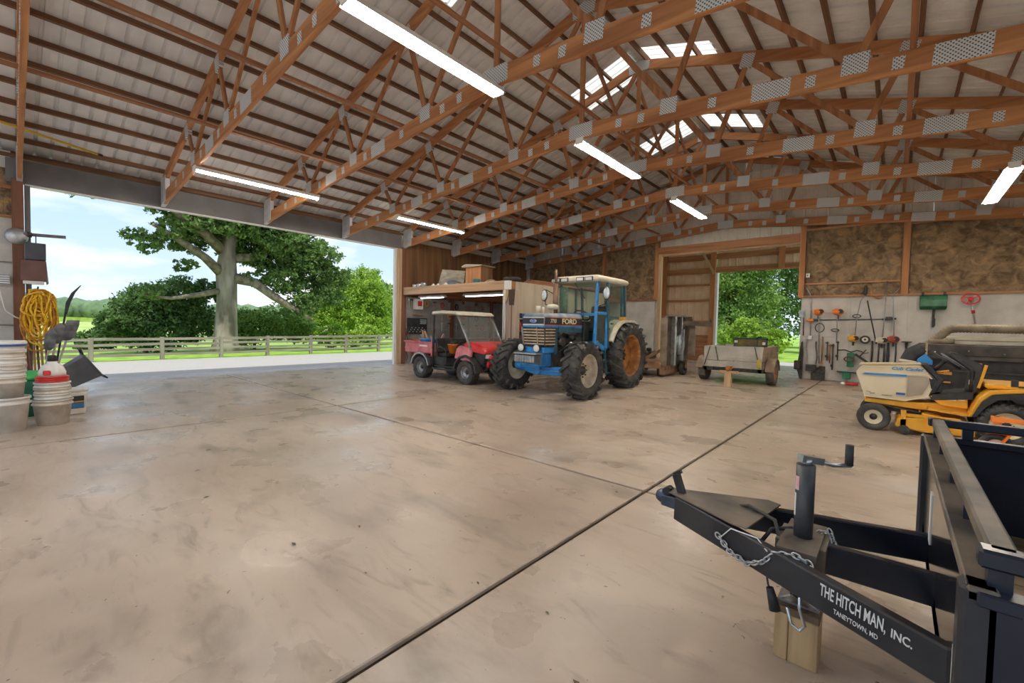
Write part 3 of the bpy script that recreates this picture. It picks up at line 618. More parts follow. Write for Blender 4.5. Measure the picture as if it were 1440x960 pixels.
def glassmat(name, col=(.75,.8,.78), a=.35, rough=.05):
    m = bpy.data.materials.new(name); m.use_nodes = True; nt = m.node_tree; n = nt.nodes; n.clear()
    out = n.new('ShaderNodeOutputMaterial'); tr = n.new('ShaderNodeBsdfTransparent'); tr.inputs[0].default_value = (*col,1)
    g = n.new('ShaderNodeBsdfPrincipled'); g.inputs['Base Color'].default_value = (.55,.55,.5,1); g.inputs['Roughness'].default_value = rough
    mx = n.new('ShaderNodeMixShader'); mx.inputs[0].default_value = a
    nt.links.new(tr.outputs[0], mx.inputs[1]); nt.links.new(g.outputs[0], mx.inputs[2]); nt.links.new(mx.outputs[0], out.inputs[0]); return m
M['glass'] = glassmat('cab_glass', (.70,.80,.74), .10)
M['dustglass'] = glassmat('dusty_windshield', (.72,.70,.66), .22, .5)
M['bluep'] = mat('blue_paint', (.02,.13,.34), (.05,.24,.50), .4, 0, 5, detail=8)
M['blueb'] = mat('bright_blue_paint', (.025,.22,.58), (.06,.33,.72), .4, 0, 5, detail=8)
M['teal'] = mat('dark_teal_paint', (.012,.06,.09), (.03,.11,.15), .45, 0, 6)
M['bonnet'] = mat('dusty_bonnet', (.10,.20,.30), (.42,.38,.32), .6, 0, 3, detail=9)
M['tan'] = mat('tan_grille', (.42,.30,.18), (.60,.46,.31), .6, 0, 8)
M['cream'] = mat('cream_paint', (.62,.55,.42), (.74,.68,.55), .5, 0, 5)
M['rust'] = mat('rusty_rim', (.26,.10,.03), (.52,.22,.06), .75, .1, 6, detail=8, c3=(.60,.42,.26), c3pos=.75)
M['dirtycream'] = mat('dirty_cream_rim', (.42,.35,.25), (.64,.57,.44), .6, 0, 6, detail=8)
M['lens'] = mat('lamp_lens', (.75,.75,.72), None, .15)
M['red'] = mat('red_paint', (.52,.02,.02), (.70,.05,.045), .38, 0, 4)
M['pinkred'] = mat('faded_red_plastic', (.55,.10,.12), (.72,.26,.28), .5, 0, 4, detail=8)
M['yel'] = mat('amber_paint', (.74,.33,.02), (.86,.45,.04), .42, 0, 5)
M['orange'] = mat('orange_paint', (.80,.17,.02), (.90,.27,.04), .45, 0, 5)
M['lampamber'] = mat('amber_lens', (.75,.33,.05), None, .3)
M['decal'] = mat('black_decal', (.012,.012,.014), (.03,.028,.026), .5, 0, 6)
M['redline'] = mat('red_pinstripe', (.65,.09,.07), None, .5)
M['ford_blue'] = mat('badge_blue', (.03,.09,.40), None, .35)
M['gold'] = mat('cream_lettering', (.72,.60,.36), None, .5)
M['wtext'] = mat('white_lettering', (.80,.80,.78), None, .5)
M['seat'] = mat('black_vinyl', (.02,.02,.021), (.05,.048,.046), .45, 0, 5)
# ============================================================ blue tractor (faces -Y)
def tractor():
    t = thing('tractor', 'blue farm tractor with cream-roofed glass cab and big lugged tyres', 'tractor', (-5.55, 7.45, 0))
    for s, a in ((-1,'-x'),(1,'x')):
        w = wheel(t, (s*.92, 0, .565), .575, .36, .33, a, M['dirtycream'], M['dark'], 17, .04, .05, 0, -.1, None, 8, .26)
        w = wheel(t, (s*.65, 2.30, .775), .785, .46, .49, a, M['rust'], M['dark'], 20, .045, .06, 0, -.5, None, 8, .2)
    # front axle
    ax = obj('front_axle', MB().prism([(-.74,.50),(-.3,.40),(.3,.40),(.74,.50),(.74,.62),(.3,.58),(-.3,.58),(-.74,.62)], -.09, .07).cyl((-.16,-.13,.5),(-.16,.13,.5),.11,n=16).cyl((-.78,0,.56),(-.60,0,.56),.12,n=14).cyl((.60,0,.56),(.78,0,.56),.12,n=14), M['blueb'], t, .012)
    obj('steering_rod', MB().cyl((-.66,-.14,.5),(.66,-.14,.5),.02), M['blueb'], ax)
    obj('bolster', MB().bx(-.20,.20,-.46,.3,.60,.90).bx(-.28,.28,-.46,-.1,.88,1.0), M['blueb'], t, .02)
    for i in range(8): obj('front_weight', MB().prism([(-.74,.70),(-.48,.66),(-.48,.86),(-.74,.84)], -.26+i*.065, -.26+i*.065+.058, 0), M['steel'], t, .012)
    obj('weight_bracket', MB().bx(-.28,.28,-.72,-.48,.862,.885), M['galv'], t)
    # engine and transmission
    en = obj('engine', MB().bx(-.24,.24,-.1,1.0,.55,1.32).bx(-.28,.28,1.0,2.6,.5,1.05), M['dark'], t, .03)
    obj('engine_block_details', MB().cyl((.24,.1,1.1),(.36,.1,1.1),.09).cyl((.24,.45,1.22),(.36,.45,1.22),.06).cyl((.30,.55,.7),(.30,.55,1.0),.07).cyl((.30,.3,.72),(.30,.3,.98),.055).bx(.24,.33,.62,.86,.78,1.2), M['dark'], en)
    obj('hoses', MB().tube([(.27,-.05,1.2),(.34,.1,1.3),(.36,.4,1.26),(.3,.7,1.28)], .022).tube([(.27,.1,.9),(.36,.3,1.05),(.33,.6,1.12)], .016), M['blackmat'], en)
    obj('oil_filter', MB().cyl((.33,.42,.95),(.33,.42,1.1),.05), M['steel'], en)
    obj('radiator_side', MB().bx(-.29,.29,-.12,-.02,.85,1.4), M['teal'], t, .01)
    # bonnet
    hood = obj('bonnet', MB().loft([[(-w,y,1.40),(w,y,1.40),(w,y,z-.06),(w-.06,y,z),(-w+.06,y,z),(-w,y,z-.06)] for y, w, z in ((-.46,.285,1.675),(-.30,.30,1.695),(.3,.31,1.705),(.86,.33,1.71))], True, False), M['bonnet'], t, .02)
    for s in (-1, 1):
        x0 = s*.332; f = lambda a, b: (min(a,b), max(a,b))
        def strip(nm, z0, z1, e, m): 
            sec = [[(s*(w+e0), y, z0), (s*(w+e), y, z0), (s*(w+e), y, z1), (s*(w+e0), y, z1)] for y, w in ((-.45,.287),(-.30,.302),(.3,.312),(.85,.332)) for e0 in (-.004,)]
            obj(nm, MB().loft(sec, True, False), m, hood)
        strip('side_decal', 1.462, 1.60, .003, M['decal']); strip('pinstripe', 1.603, 1.612, .004, M['redline']); strip('pinstripe', 1.445, 1.459, .004, M['redline']); strip('lower_band', 1.40, 1.443, .003, M['bluep'])
        obj('side_panel', MB().bx(*f(s*.30, s*.325), -.02, .86, 1.30, 1.42), M['teal'], t)
        obj('side_grille', MB().bx(*f(s*.27, s*.292), -.44, -.10, 1.02, 1.40), M['dark'], t)  # dark backing paints the shade between the side slats
        for k in range(6): obj('grille_slat', MB().bx(*f(s*.28, s*.305), -.43, -.11, 1.05+k*.06, 1.075+k*.06), M['tan'], t)
        obj('side_post', MB().bx(*f(s*.255, s*.298), -.10, -.02, .86, 1.42), M['teal'], t)
    obj('front_decal', MB().bx(-.262,.262,-.466,-.455,1.475,1.585), M['decal'], hood)
    obj('front_band', MB().bx(-.268,.268,-.465,-.455,1.41,1.44), M['blueb'], hood); obj('front_stripe', MB().bx(-.268,.268,-.467,-.455,1.445,1.462), M['wtext'], hood); obj('front_stripe', MB().bx(-.268,.268,-.467,-.455,1.592,1.605), M['wtext'], hood)
    ov = MB(T(0,-.468,1.53) @ FACE_MY @ Matrix.Diagonal((1,.45,1,1))).cyl((0,0,0),(0,0,.006),.085,n=24); bd = obj('badge', ov, M['wtext'], hood)
    obj('badge_face', MB(T(0,-.4745,1.53) @ FACE_MY @ Matrix.Diagonal((1,.45,1,1))).cyl((0,0,0),(0,0,.003),.076,n=24), M['ford_blue'], bd)
    text('badge_script', 'Ford', .05, T(0,-.4785,1.53) @ FACE_MY, M['wtext'], bd, .001, 0, 1.3, .3)
    text('lettering', '7710', .115, T(.3135,-.20,1.53) @ rotz(-.024) @ FACE_PX, M['gold'], hood, .0015, .002, .85, .1)
    text('lettering', 'FORD', .15, T(.3265,.36,1.53) @ rotz(-.03) @ FACE_PX, M['gold'], hood, .0015, .004, 1.35)
    gr = obj('front_grille', MB().prism([(-.45,1.40),(-.40,1.02),(-.36,1.02),(-.41,1.40)], -.27, .27, 0), M['dark'], t)  # backing coloured dark for the shade in the slat gaps
    for k in range(6): obj('grille_slat', MB().bx(-.265,.265,-.462+.008*(5-k),-.43+.008*(5-k),1.05+k*.058,1.078+k*.058), M['tan'], gr)
    obj('grille_bar', MB().bar((-.29,-.47,1.40),(-.27,-.42,1.0),.02,.03), M['steel'], gr); obj('grille_bar', MB().bar((.10,-.475,1.40),(.10,-.425,1.0),.012,.02), M['tan'], gr)
    for x in (-.24,.16):
        h = obj('headlight', MB().lathe([(.02,.06),(.075,.03),(.085,-.02),(.085,-.035)], 18, T(x,-.52,.98) @ AX['y'] ), M['dark'], t)
        obj('lens', MB().ball((x,-.555,.98), .075, 14, (1,.35,1)), M['lens'], h)
    # bits on the bonnet
    obj('air_precleaner', MB().cyl((-.12,.35,1.70),(-.12,.35,1.80),.025).lathe([(.09,0),(.13,.02),(.13,.07),(.10,.10),(.02,.115)], 20, T(-.12,.35,1.80)), M['cream'], t)
    obj('filter_canister', MB().cyl((-.28,.05,1.70),(-.28,.05,1.86),.05).cyl((-.20,.12,1.70),(-.20,.12,1.84),.03), M['cream'], t)
    ex = obj('exhaust_stack', MB().cyl((-.46,.93,1.6),(-.46,.93,2.42),.062,n=14).cyl((-.46,.93,2.42),(-.46,.93,2.75),.032,n=12), mat('rusty_brown_pipe', (.16,.085,.05),(.27,.17,.12),.8,.2,6), t)
    # cab
    zf = 1.05
    cab = obj('cab_floor', MB().bx(-.60,.60,1.0,2.4,.98,1.1).bx(-.62,.62,2.1,2.42,1.05,1.45), M['teal'], t)
    P = {'fl':((-.57,.98,1.05),(-.57,1.08,2.44)),'fr':((.57,.98,1.05),(.57,1.08,2.44)),'ml':((-.64,1.45,1.0),(-.64,1.40,2.44)),'mr':((.64,1.45,1.0),(.64,1.40,2.44)),'rl':((-.60,2.36,1.42),(-.60,2.28,2.44)),'rr':((.60,2.36,1.42),(.60,2.28,2.44))}
    for k, (a, b) in P.items(): obj('cab_pillar', MB().bar(a, b, .075 if k[0] == 'f' else .055, .06, (1,0,0)), M['bluep' if k[0] == 'f' else 'teal'], t, .01)
    for s in (-1, 1):
        # lower corner panel with window cut-out as a rim
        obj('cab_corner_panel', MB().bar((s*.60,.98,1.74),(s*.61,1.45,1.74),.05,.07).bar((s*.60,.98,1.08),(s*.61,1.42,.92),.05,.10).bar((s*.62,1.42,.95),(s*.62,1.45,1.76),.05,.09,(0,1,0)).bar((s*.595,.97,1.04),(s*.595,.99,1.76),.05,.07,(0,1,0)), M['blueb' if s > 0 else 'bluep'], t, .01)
        obj('corner_glass', MB().bx(*sorted((s*.60,s*.606)), 1.0,1.42,1.1,1.72), M['glass'], t)
        dr = obj('door_frame', MB().bar((s*.64,1.48,1.0),(s*.64,1.9,.72),.04,.05).bar((s*.64,1.9,.72),(s*.64,2.1,1.35),.04,.05).bar((s*.64,2.1,1.35),(s*.635,2.06,2.40),.04,.05).bar((s*.64,1.48,1.66),(s*.64,2.1,1.66),.03,.045), M['teal'], t)
        obj('door_glass', MB().add([(s*.64,1.47,1.0),(s*.64,1.88,.76),(s*.64,2.09,1.35),(s*.64,2.05,2.42),(s*.64,1.42,2.42)], [(0,1,2,3,4)]), M['glass'], dr)
        obj('door_handle', MB().bx(*sorted((s*.66,s*.69)), 1.53,1.62,1.5,1.53), M['blackmat'], dr)
        obj('rear_side_glass', MB().add([(s*.62,2.12,1.45),(s*.60,2.34,1.45),(s*.60,2.28,2.42),(s*.625,2.08,2.42)], [(0,1,2,3)]), M['glass'], t)
        # fender over the rear tyre
        N = 9; sec = []
        for i in range(N):
            a = PI*(.14+.60*i/(N-1)); y = 2.30-.88*math.cos(a); z = .775+.88*math.sin(a)
            z = min(z, 1.62)
            sec.append([(s*.42,y,z),(s*.76,y,z-.01),(s*.76,y,z-.06),(s*.74,y,z-.06),(s*.74,y,z-.035),(s*.42,y,z-.035)])
        obj('fender', MB().loft(sec, True, False), M['cream'], t)
        fl = obj('fender_lamp', MB().bx(*sorted((s*.70,s*.84)), 1.86,1.95,1.6,1.68), M['lampamber'], t)
        obj('mirror_arm', MB().tube([(s*.62,1.08,2.2),(s*.80,1.02,2.3),(s*.82,1.02,2.2)], .012).tube([(s*.62,1.08,1.9),(s*.82,1.02,1.95),(s*.82,1.02,2.1)], .012), M['blackmat'], t)
        mr = obj('mirror', MB().ball((s*.84,1.0,2.17), .15, 16, (.62,.22,1)), M['blackmat'], t)
        obj('mirror_glass', MB().ball((s*.84,.985,2.17), .13, 16, (.6,.16,1)), M['chrome'], mr)
        obj('step', MB().bx(*sorted((s*.50,s*.68)), 1.40,1.70,.38,.41).bx(*sorted((s*.50,s*.66)), 1.42,1.68,.64,.67).bar((s*.66,1.40,.38),(s*.62,1.34,.98),.03,.05,(1,0,0)).bar((s*.66,1.70,.38),(s*.62,1.64,.98),.03,.05,(1,0,0)), M['teal'], t)
        obj('fuel_tank', MB().bx(*sorted((s*.30,s*.56)), .98,1.36,.52,.86), M['dark'], t, .03)
    obj('windshield', MB().add([(-.54,1.0,1.72),(.54,1.0,1.72),(.54,1.08,2.43),(-.54,1.08,2.43)], [(0,1,2,3)]), M['glass'], t)
    obj('windshield_rail', MB().bx(-.57,.57,.97,1.03,1.68,1.74), M['bluep'], t)
    obj('rear_window', MB().add([(-.57,2.35,1.45),(.57,2.35,1.45),(.57,2.29,2.43),(-.57,2.29,2.43)], [(0,1,2,3)]), M['glass'], t)
    obj('wiper', MB().tube([(.02,1.0,2.42),(.30,1.0,2.06)], .008), M['blackmat'], t)
    rf = obj('cab_roof', MB().loft([[(-w,y0,z),(w,y0,z),(w,y1,z),(-w,y1,z)] for w, y0, y1, z in ((.62,1.04,2.36,2.44),(.645,.99,2.42,2.48),(.635,1.01,2.40,2.55),(.54,1.10,2.30,2.595))], True, False), M['cream'], t, .015)
    for x in (-.48,-.26,.16,.39):
        wl_ = obj('work_light', MB().bx(x-.10,x+.10,.975,1.0,2.46,2.55), M['blackmat'], rf); obj('lens', MB().bx(x-.08,x+.08,.968,.976,2.47,2.535), M['lens'], wl_)
    obj('seat', MB().bx(-.22,.22,1.70,2.1,1.30,1.42).loft([[(-.22,y,z),(.22,y,z),(.22,y+.1,z),(-.22,y+.1,z)] for y, z in ((2.02,1.40),(2.08,1.65),(2.12,1.95))], True, False), M['seat'], t, .03)
    obj('steering_wheel', MB().tube([Vector((0,1.38,1.70))+rotx(-.6).to_3x3() @ Vector((.19*math.cos(2*PI*i/20),.19*math.sin(2*PI*i/20),0)) for i in range(20)], .016, 8, True).cyl((0,1.38,1.70),(0,1.16,1.38),.03), M['blackmat'], t)
    obj('control_console', MB().bx(-.26,.26,1.05,1.28,1.1,1.56).bx(.38,.56,1.5,2.2,1.1,1.42), M['blackmat'], t, .02)
    obj('hanging_cloth', MB().loft([[(-.52+.02*math.sin(k*2.1),1.18,2.36-.16*k),(-.30-.03*math.sin(k*1.7),1.16,2.36-.16*k),(-.31,1.22,2.36-.16*k),(-.5,1.24,2.36-.16*k)] for k in range(5)]), mat('green_cloth',(.14,.24,.16),(.30,.42,.30),.9,0,6), t)
    obj('lift_arms', MB().bar((-.28,2.6,.75),(-.36,3.2,.45),.05,.09).bar((.28,2.6,.75),(.36,3.2,.45),.05,.09).bx(-.3,.3,2.4,2.75,.9,1.25), M['dark'], t)
tractor()
# ============================================================ red utility vehicle (faces +X)
def utv():
    t = thing('utility_vehicle', 'red two-seat utility vehicle with tan canopy and dump bed', 'utility vehicle', (-8.5, 7.7, 0))
    for x in (.85, -.88):
        for s, a in ((-1,'-y'),(1,'y')): wheel(t, (x, s*.53, .285), .285, .26, .15, a, M['steel'], M['dark'], 0, 0, 0, 18, .35, None, 4, .3)
    obj('chassis', MB().bx(-1.2,1.1,-.3,.3,.28,.40).bar((-.85,-.45,.285),(-.85,.45,.285),.08,.08).bar((.85,-.45,.285),(.85,.45,.285),.08,.08), M['dark'], t)
    bed = obj('dump_bed', MB().bx(-1.58,-.42,-.62,.62,.66,.70).bx(-1.58,-.42,-.62,-.58,.70,.93).bx(-1.58,-.42,.58,.62,.70,.93).bx(-1.58,-1.54,-.58,.58,.70,.93).bx(-.46,-.42,-.58,.58,.70,.93), M['pinkred'], t, .012)
    obj('bed_rail', MB().bx(-1.61,-.40,-.65,-.58,.925,.955).bx(-1.61,-.40,.58,.65,.925,.955).bx(-1.61,-1.53,-.58,.58,.925,.955), M['pinkred'], bed, .008)
    obj('bed_crease', MB().bx(-1.57,-.43,-.635,-.62,.76,.79), M['pinkred'], bed)
    obj('bed_decal', MB().bx(-.92,-.60,-.6375,-.62,.83,.87), M['white'], bed)
    obj('bed_corner', MB().bx(-.44,-.40,-.64,-.56,.60,1.03), M['pinkred'], bed)
    for s in (-1, 1):
        N = 7
        for nm, cx, R_, a0, a1 in (('rear_fender',-.88,.345,.05,.95),('front_fender',.85,.36,.0,1.0)):
            sec = []
            for i in range(N):
                a = PI*(a1+(a0-a1)*i/(N-1)); y = cx+R_*math.cos(a); z = .30+R_*math.sin(a)
                sec.append([(y,s*.40,z),(y,s*.67,z),(cx+(R_+.045)*math.cos(a),s*.67,.30+(R_+.045)*math.sin(a)),(cx+(R_+.045)*math.cos(a),s*.40,.30+(R_+.045)*math.sin(a))])
            obj(nm, MB().loft(sec, True, False), M['blackmat'] if nm[0] == 'f' else M['steel'], t)
        obj('roll_post', MB().cyl((-.40,s*.60,.30),(-.37,s*.60,1.66),.026), M['blackmat'], t)
        obj('windshield_post', MB().cyl((1.0,s*.58,.82),(.5,s*.58,1.66),.026), M['steel'], t)
        obj('rocker_bar', MB().tube([(-.38,s*.62,.32),(-.3,s*.66,.30),(.4,s*.66,.30),(.52,s*.62,.33)], .025), M['blackmat'], t)
        obj('side_cowl', MB().prism([(.42,.60),(.98,.52),(1.02,.86),(.62,.92),(.5,.84)], *sorted((s*.53,s*.60))), M['pinkred'], t, .01)
    obj('floor_pan', MB().bx(-.4,.62,-.58,.58,.34,.38), M['blackmat'], t)
    obj('seat_base', MB().bx(-.42,.05,-.56,.56,.38,.60).bx(-.15,.02,-.58,-.52,.36,.58), M['blackmat'], t, .02)
    st = obj('seat', MB().bx(-.36,.10,-.54,.54,.60,.68), M['seat'], t, .03); obj('backrest', MB().loft([[(x,-.52,z),(x,.52,z),(x+.07,.52,z),(x+.07,-.52,z)] for x, z in ((-.36,.70),(-.40,.9),(-.43,1.06))], True, False), M['seat'], t, .02)
    obj('bonnet', MB().loft([[(x,-w,z0),(x,w,z0),(x,w,z1-.05),(x,w-.1,z1),(x,-w+.1,z1),(x,-w,z1-.05)] for x, w, z0, z1 in ((.72,.56,.80,1.02),(1.0,.56,.78,1.0),(1.28,.50,.74,.90),(1.34,.46,.74,.82))], True, False), M['red'], t, .015)
    fr = obj('front_fascia', MB().prism([(.98,.50),(1.30,.48),(1.34,.75),(1.0,.80)], -.48, .48), M['blackmat'], t, .02)
    for y in (-.34,.34): obj('headlight', MB().bx(1.315,1.345,y-.09,y+.09,.64,.73), M['lens'], fr)
    obj('brush_guard', MB().tube([(1.36,-.42,.42),(1.42,-.42,.62),(1.42,.42,.62),(1.36,.42,.42)], .022).bar((1.20,-.36,.32),(1.36,-.36,.42),.04,.04).bar((1.20,.36,.32),(1.36,.36,.42),.04,.04).bar((1.38,-.2,.42),(1.38,.2,.42),.05,.14), M['blackmat'], t)
    obj('red_rag', MB().ball((1.40,-.30,.60), .10, 10, (.5,1.1,1.2)).ball((1.40,-.40,.50), .07, 8, (.5,.8,1.3)).ball((1.41,-.18,.66), .07, 8, (.5,1,.8)), M['red'], t)
    obj('black_bag', MB().ball((1.41,-.22,.40), .11, 10, (.4,1.4,1.2)), M['seat'], t)
    obj('windshield', MB().add([(.99,-.56,.85),(.99,.56,.85),(.51,.56,1.65),(.51,-.56,1.65)], [(0,1,2,3)]), M['dustglass'], t)
    obj('dashboard', MB().prism([(.52,.76),(.95,.74),(.92,.98),(.62,.96)], -.54, .54), M['blackmat'], t, .02)
    obj('steering_wheel', MB().tube([Vector((.38,-.28,.92))+roty(-.9).to_3x3() @ Vector((.17*math.cos(2*PI*i/18),.17*math.sin(2*PI*i/18),0)) for i in range(18)], .014, 8, True).cyl((.38,-.28,.92),(.6,-.28,.76),.02), M['blackmat'], t)
    cn = obj('canopy', MB().loft([[(x,-.64+i,z),(x,.64-i,z),(x,.64-i,z+h),(x,-.64+i,z+h)] for x, i, z, h in ((-.44,.03,1.655,.02),(-.40,.0,1.67,.07),(.0,.0,1.69,.075),(.46,.0,1.67,.07),(.58,.02,1.64,.03))], True, False), M['cream'], t, .012)
    obj('grab_loop', MB().tube([(-.2,-.57,.62),(-.24,-.60,.78),(-.1,-.61,.86),(.08,-.60,.80),(.12,-.57,.62)], .016), M['blackmat'], t)
utv()
# loads carried by the vehicle
tb = thing('blue_tub', 'round blue plastic tub of scrap wood in the dump bed', 'tub', (-9.36,7.45,.70))
obj('tub_wall', MB().lathe([(.26,0),(.33,.30),(.35,.31),(.35,.335),(.315,.335),(.31,.30),(.24,.03)], 28), M['blueb'], tb)
for i in range(9):
    a = rnd.uniform(0,6.28); obj('stick', MB().bar((.15*math.cos(a),.15*math.sin(a),.06),(.3*math.cos(a+.6),.3*math.sin(a+.6),.36+rnd.uniform(0,.2)),.03,.045), M['greyx' if i%2 else 'lightx'], tb)
ob = thing('orange_bucket', 'small orange bucket standing on the black vehicle seat', 'bucket', (-8.52,7.45,.68))
obj('bucket_wall', MB().lathe([(.10,0),(.135,.21),(.15,.215),(.15,.235),(.125,.235),(.12,.2),(.09,.02)], 24), M['orange'], ob)
obj('contents', MB().ball((0,0,.24), .08, 10, (1,1,.9)).ball((.05,.03,.30), .045, 8).cyl((-.03,0,.2),(-.05,.0,.40),.02), M['dark'], ob)
# ============================================================ folded rotary cutter
def cutter():
    br = mat('rusty_orange_brown_deck', (.20,.11,.06), (.40,.23,.12), .8, 0, 4, detail=9)
    db = mat('dusty_brown_deck', (.20,.15,.105), (.36,.285,.21), .8, .1, 4, detail=9)
    dk = mat('dirty_dark_deck', (.06,.045,.032), (.16,.125,.09), .8, .1, 4, detail=9)
    t = thing('rotary_cutter', 'rusty batwing rotary cutter with one wing folded upright', 'rotary cutter', (-5.6,13.3,0))
    obj('centre_deck', MB().prism([(-1.0,.26),(.46,.26),(.50,.40),(.42,.48),(-.96,.48),(-1.04,.40)], -.9, 1.1), br, t, .015)
    obj('side_skirt', MB().prism([(-.9,.10),(-.5,.06),(1.1,.10),(1.1,.36),(-.9,.36)], .46, .50, 0), br, t)
    wg = obj('folded_wing', MB().prism([(-.78,.34),(.95,.34),(1.12,.60),(1.12,1.45),(.70,1.86),(-.60,1.86),(-.78,1.70)], .48, .56, 0), dk, t, .01)
    obj('wing_rim', MB().bx(.44,.62,-.82,-.76,.34,1.75).bx(.50,.70,-.6,.7,1.80,1.86).bar((.65,.72,1.84),(.65,1.12,1.46),.28,.04).bx(.50,.78,1.09,1.14,.6,1.46), db, wg)
    obj('wing_rib', MB().bx(.56,.66,-.30,-.16,.34,1.84).bx(.56,.64,.30,.36,.5,1.84), M['steel'], wg)
    obj('blade_pan', MB().lathe([(.34,0),(.36,.03),(.30,.06),(.05,.08)], 20, T(.56,.35,.95) @ AX['x']).bar((.64,.35,.45),(.64,.42,1.42),.03,.09,(1,0,0)), M['steel'], wg)
    obj('hinge', MB().cyl((.50,-.8,.40),(.50,1.0,.40),.035), M['dark'], t)
    obj('support_arm', MB().bar((.70,.3,1.62),(1.50,.3,1.58),.14,.13).cyl((1.47,.3,1.66),(1.47,.3,1.76),.03), dk, t)
    obj('gearbox', MB().bx(-.5,-.15,-.1,.35,.48,.72).cyl((-.32,.12,.72),(-.32,.12,.82),.08), M['dark'], t, .03)
    obj('lift_brace', MB().bar((-.1,-.75,.5),(.40,-.3,.86),.05,.08).bar((-.75,-.8,.5),(-.35,-.1,.75),.05,.08).bx(-.45,-.25,-1.5,-.9,.36,.44), br, t)
    for y, x in ((.55,.62),(-.55,.40),(.95,-.8)):
        wheel(t, (x,y,.215), .215, .15, .10, 'x', M['dark'], M['dark'], 0, 0, 0, 0, .2, None, 0, .4)
        obj('caster_fork', MB().bar((x-.10,y,.215),(x-.10,y,.45),.03,.06,(1,0,0)).bar((x+.1,y,.215),(x+.1,y,.45),.03,.06,(1,0,0)).bx(x-.12,x+.12,y-.05,y+.05,.42,.47), br, t)
cutter()
# ============================================================ small grey utility trailer
def greytrailer():
    t = thing('utility_trailer', 'small weathered grey wooden-sided utility trailer on two wheels', 'trailer', (-3.28,12.8,0))
    wm = mat('grey_painted_board', (.42,.39,.34), (.60,.56,.49), .75, 0, 3, detail=9)
    bm_ = mat('brown_side_board', (.20,.145,.10), (.36,.27,.19), .8, 0, 3, detail=9)
    obj('frame', MB().bx(-.78,.74,.0,.06,.32,.42).bx(-.74,-.66,0,2.0,.32,.42).bx(.62,.70,0,2.0,.32,.42).bx(-.78,.74,1.94,2.0,.32,.42).bx(-.70,.70,.9,1.0,.28,.36), M['dark'], t)
    fb = obj('front_board', MB().prism([(-.74,.60),(-.72,.985),(.72,1.01),(.70,.60)], .0, .04), wm, t, .006)
    obj('front_lower_board', MB().prism([(-.76,.42),(-.745,.585),(.70,.585),(.70,.42)], -.01, .03), wm, t, .006)
    obj('patch_board', MB().bx(-.25,.45,-.012,0,.61,.72), wm, t, .004)
    for a, b in (((-.58,-.03,.98),(-.72,-.03,.45)),((-.44,-.03,.98),(-.36,-.03,.60)),((.53,-.03,1.0),(.66,-.03,.44))): obj('strap', MB().bar(a, b, .012, .035, (0,1,0)), M['dark'], t)
    obj('tiedown', MB().bx(.60,.69,-.055,-.01,.46,.68), mat('yellow_strap',(.42,.33,.05),(.55,.44,.08),.8,0,5), t)
    for k in range(3):
        obj('side_board', MB().bx(.68,.72,.04,1.98,.42+k*.195,.605+k*.195), bm_, t, .005); obj('side_board', MB().bx(-.76,-.72,.04,1.98,.42+k*.19,.60+k*.19), wm, t, .005)
    obj('tail_board', MB().bx(-.72,.68,1.94,1.98,.42,1.0), wm, t)
    for k in range(6): obj('floor_board', MB().bx(-.72+k*.234,-.49+k*.234,.04,1.94,.42,.45), M['greyy'], t)
    for s, a in ((-1,'-x'),(1,'x')):
        wheel(t, (s*.86-.02,.55,.31), .315, .20, .18, a, M['rust'], M['dark'], 0, 0, 0, 22, .3, mat('worn_grey_tyre',(.09,.08,.068),(.20,.175,.145),.85,0,6), 5, .3)
        sec = [[(s*.76-.02,.55+.37*math.cos(a_),.31+.37*math.sin(a_)),(s*.98-.02,.55+.37*math.cos(a_),.31+.37*math.sin(a_)),(s*.98-.02,.55+.385*math.cos(a_),.31+.385*math.sin(a_)),(s*.76-.02,.55+.385*math.cos(a_),.31+.385*math.sin(a_))] for a_ in [PI*(.04+.92*i/8) for i in range(9)]]
        obj('mudguard', MB().loft(sec, True, False), bm_, t)
    obj('axle', MB().cyl((-.8,.55,.31),(.8,.55,.31),.03), M['dark'], t)
    obj('tongue', MB().bar((.15,.05,.38),(.15,-.95,.44),.07,.08).bar((-.5,.05,.37),(.1,-.8,.42),.05,.06).bar((.6,.05,.37),(.2,-.8,.42),.05,.06), M['dark'], t)
    obj('coupler', MB().ball((.15,-.98,.46), .08, 10, (.8,1.2,.8)).bx(.10,.20,-.95,-.75,.42,.52), M['rust'], t)
greytrailer()
blk = thing('wooden_stand', 'rough wooden T-shaped prop under the grey trailer tongue', 'prop', (-3.13,11.86,0))
obj('upright', MB().bx(-.08,.08,-.06,.06,0,.36), M['lightz'], blk, .005); obj('cross_board', MB().bx(-.20,.22,-.07,.07,.36,.408), M['lightx'], blk, .005)
fr = thing('black_rack', 'black metal rack with yellowed panel standing in the grey trailer', 'rack', (-3.0,13.4,.45))
obj('rack_frame', MB().bx(-.42,-.39,-.02,.02,0,.78).bx(.39,.42,-.02,.02,0,.78).bx(-.42,.42,-.02,.02,.74,.78).bx(-.42,.42,-.02,.02,.52,.55).bx(.16,.19,-.02,.02,.52,.78), M['black'], fr); obj('rack_panel', MB().bx(-.39,.39,-.008,.008,.55,.74), mat('dirty_yellow_panel',(.05,.045,.02),(.20,.15,.03),.6,0,3), fr)
obj('rack_lamp', MB().bx(-.40,-.32,-.03,-.008,.64,.70).bx(.30,.37,-.03,-.008,.60,.67), M['white'], fr)
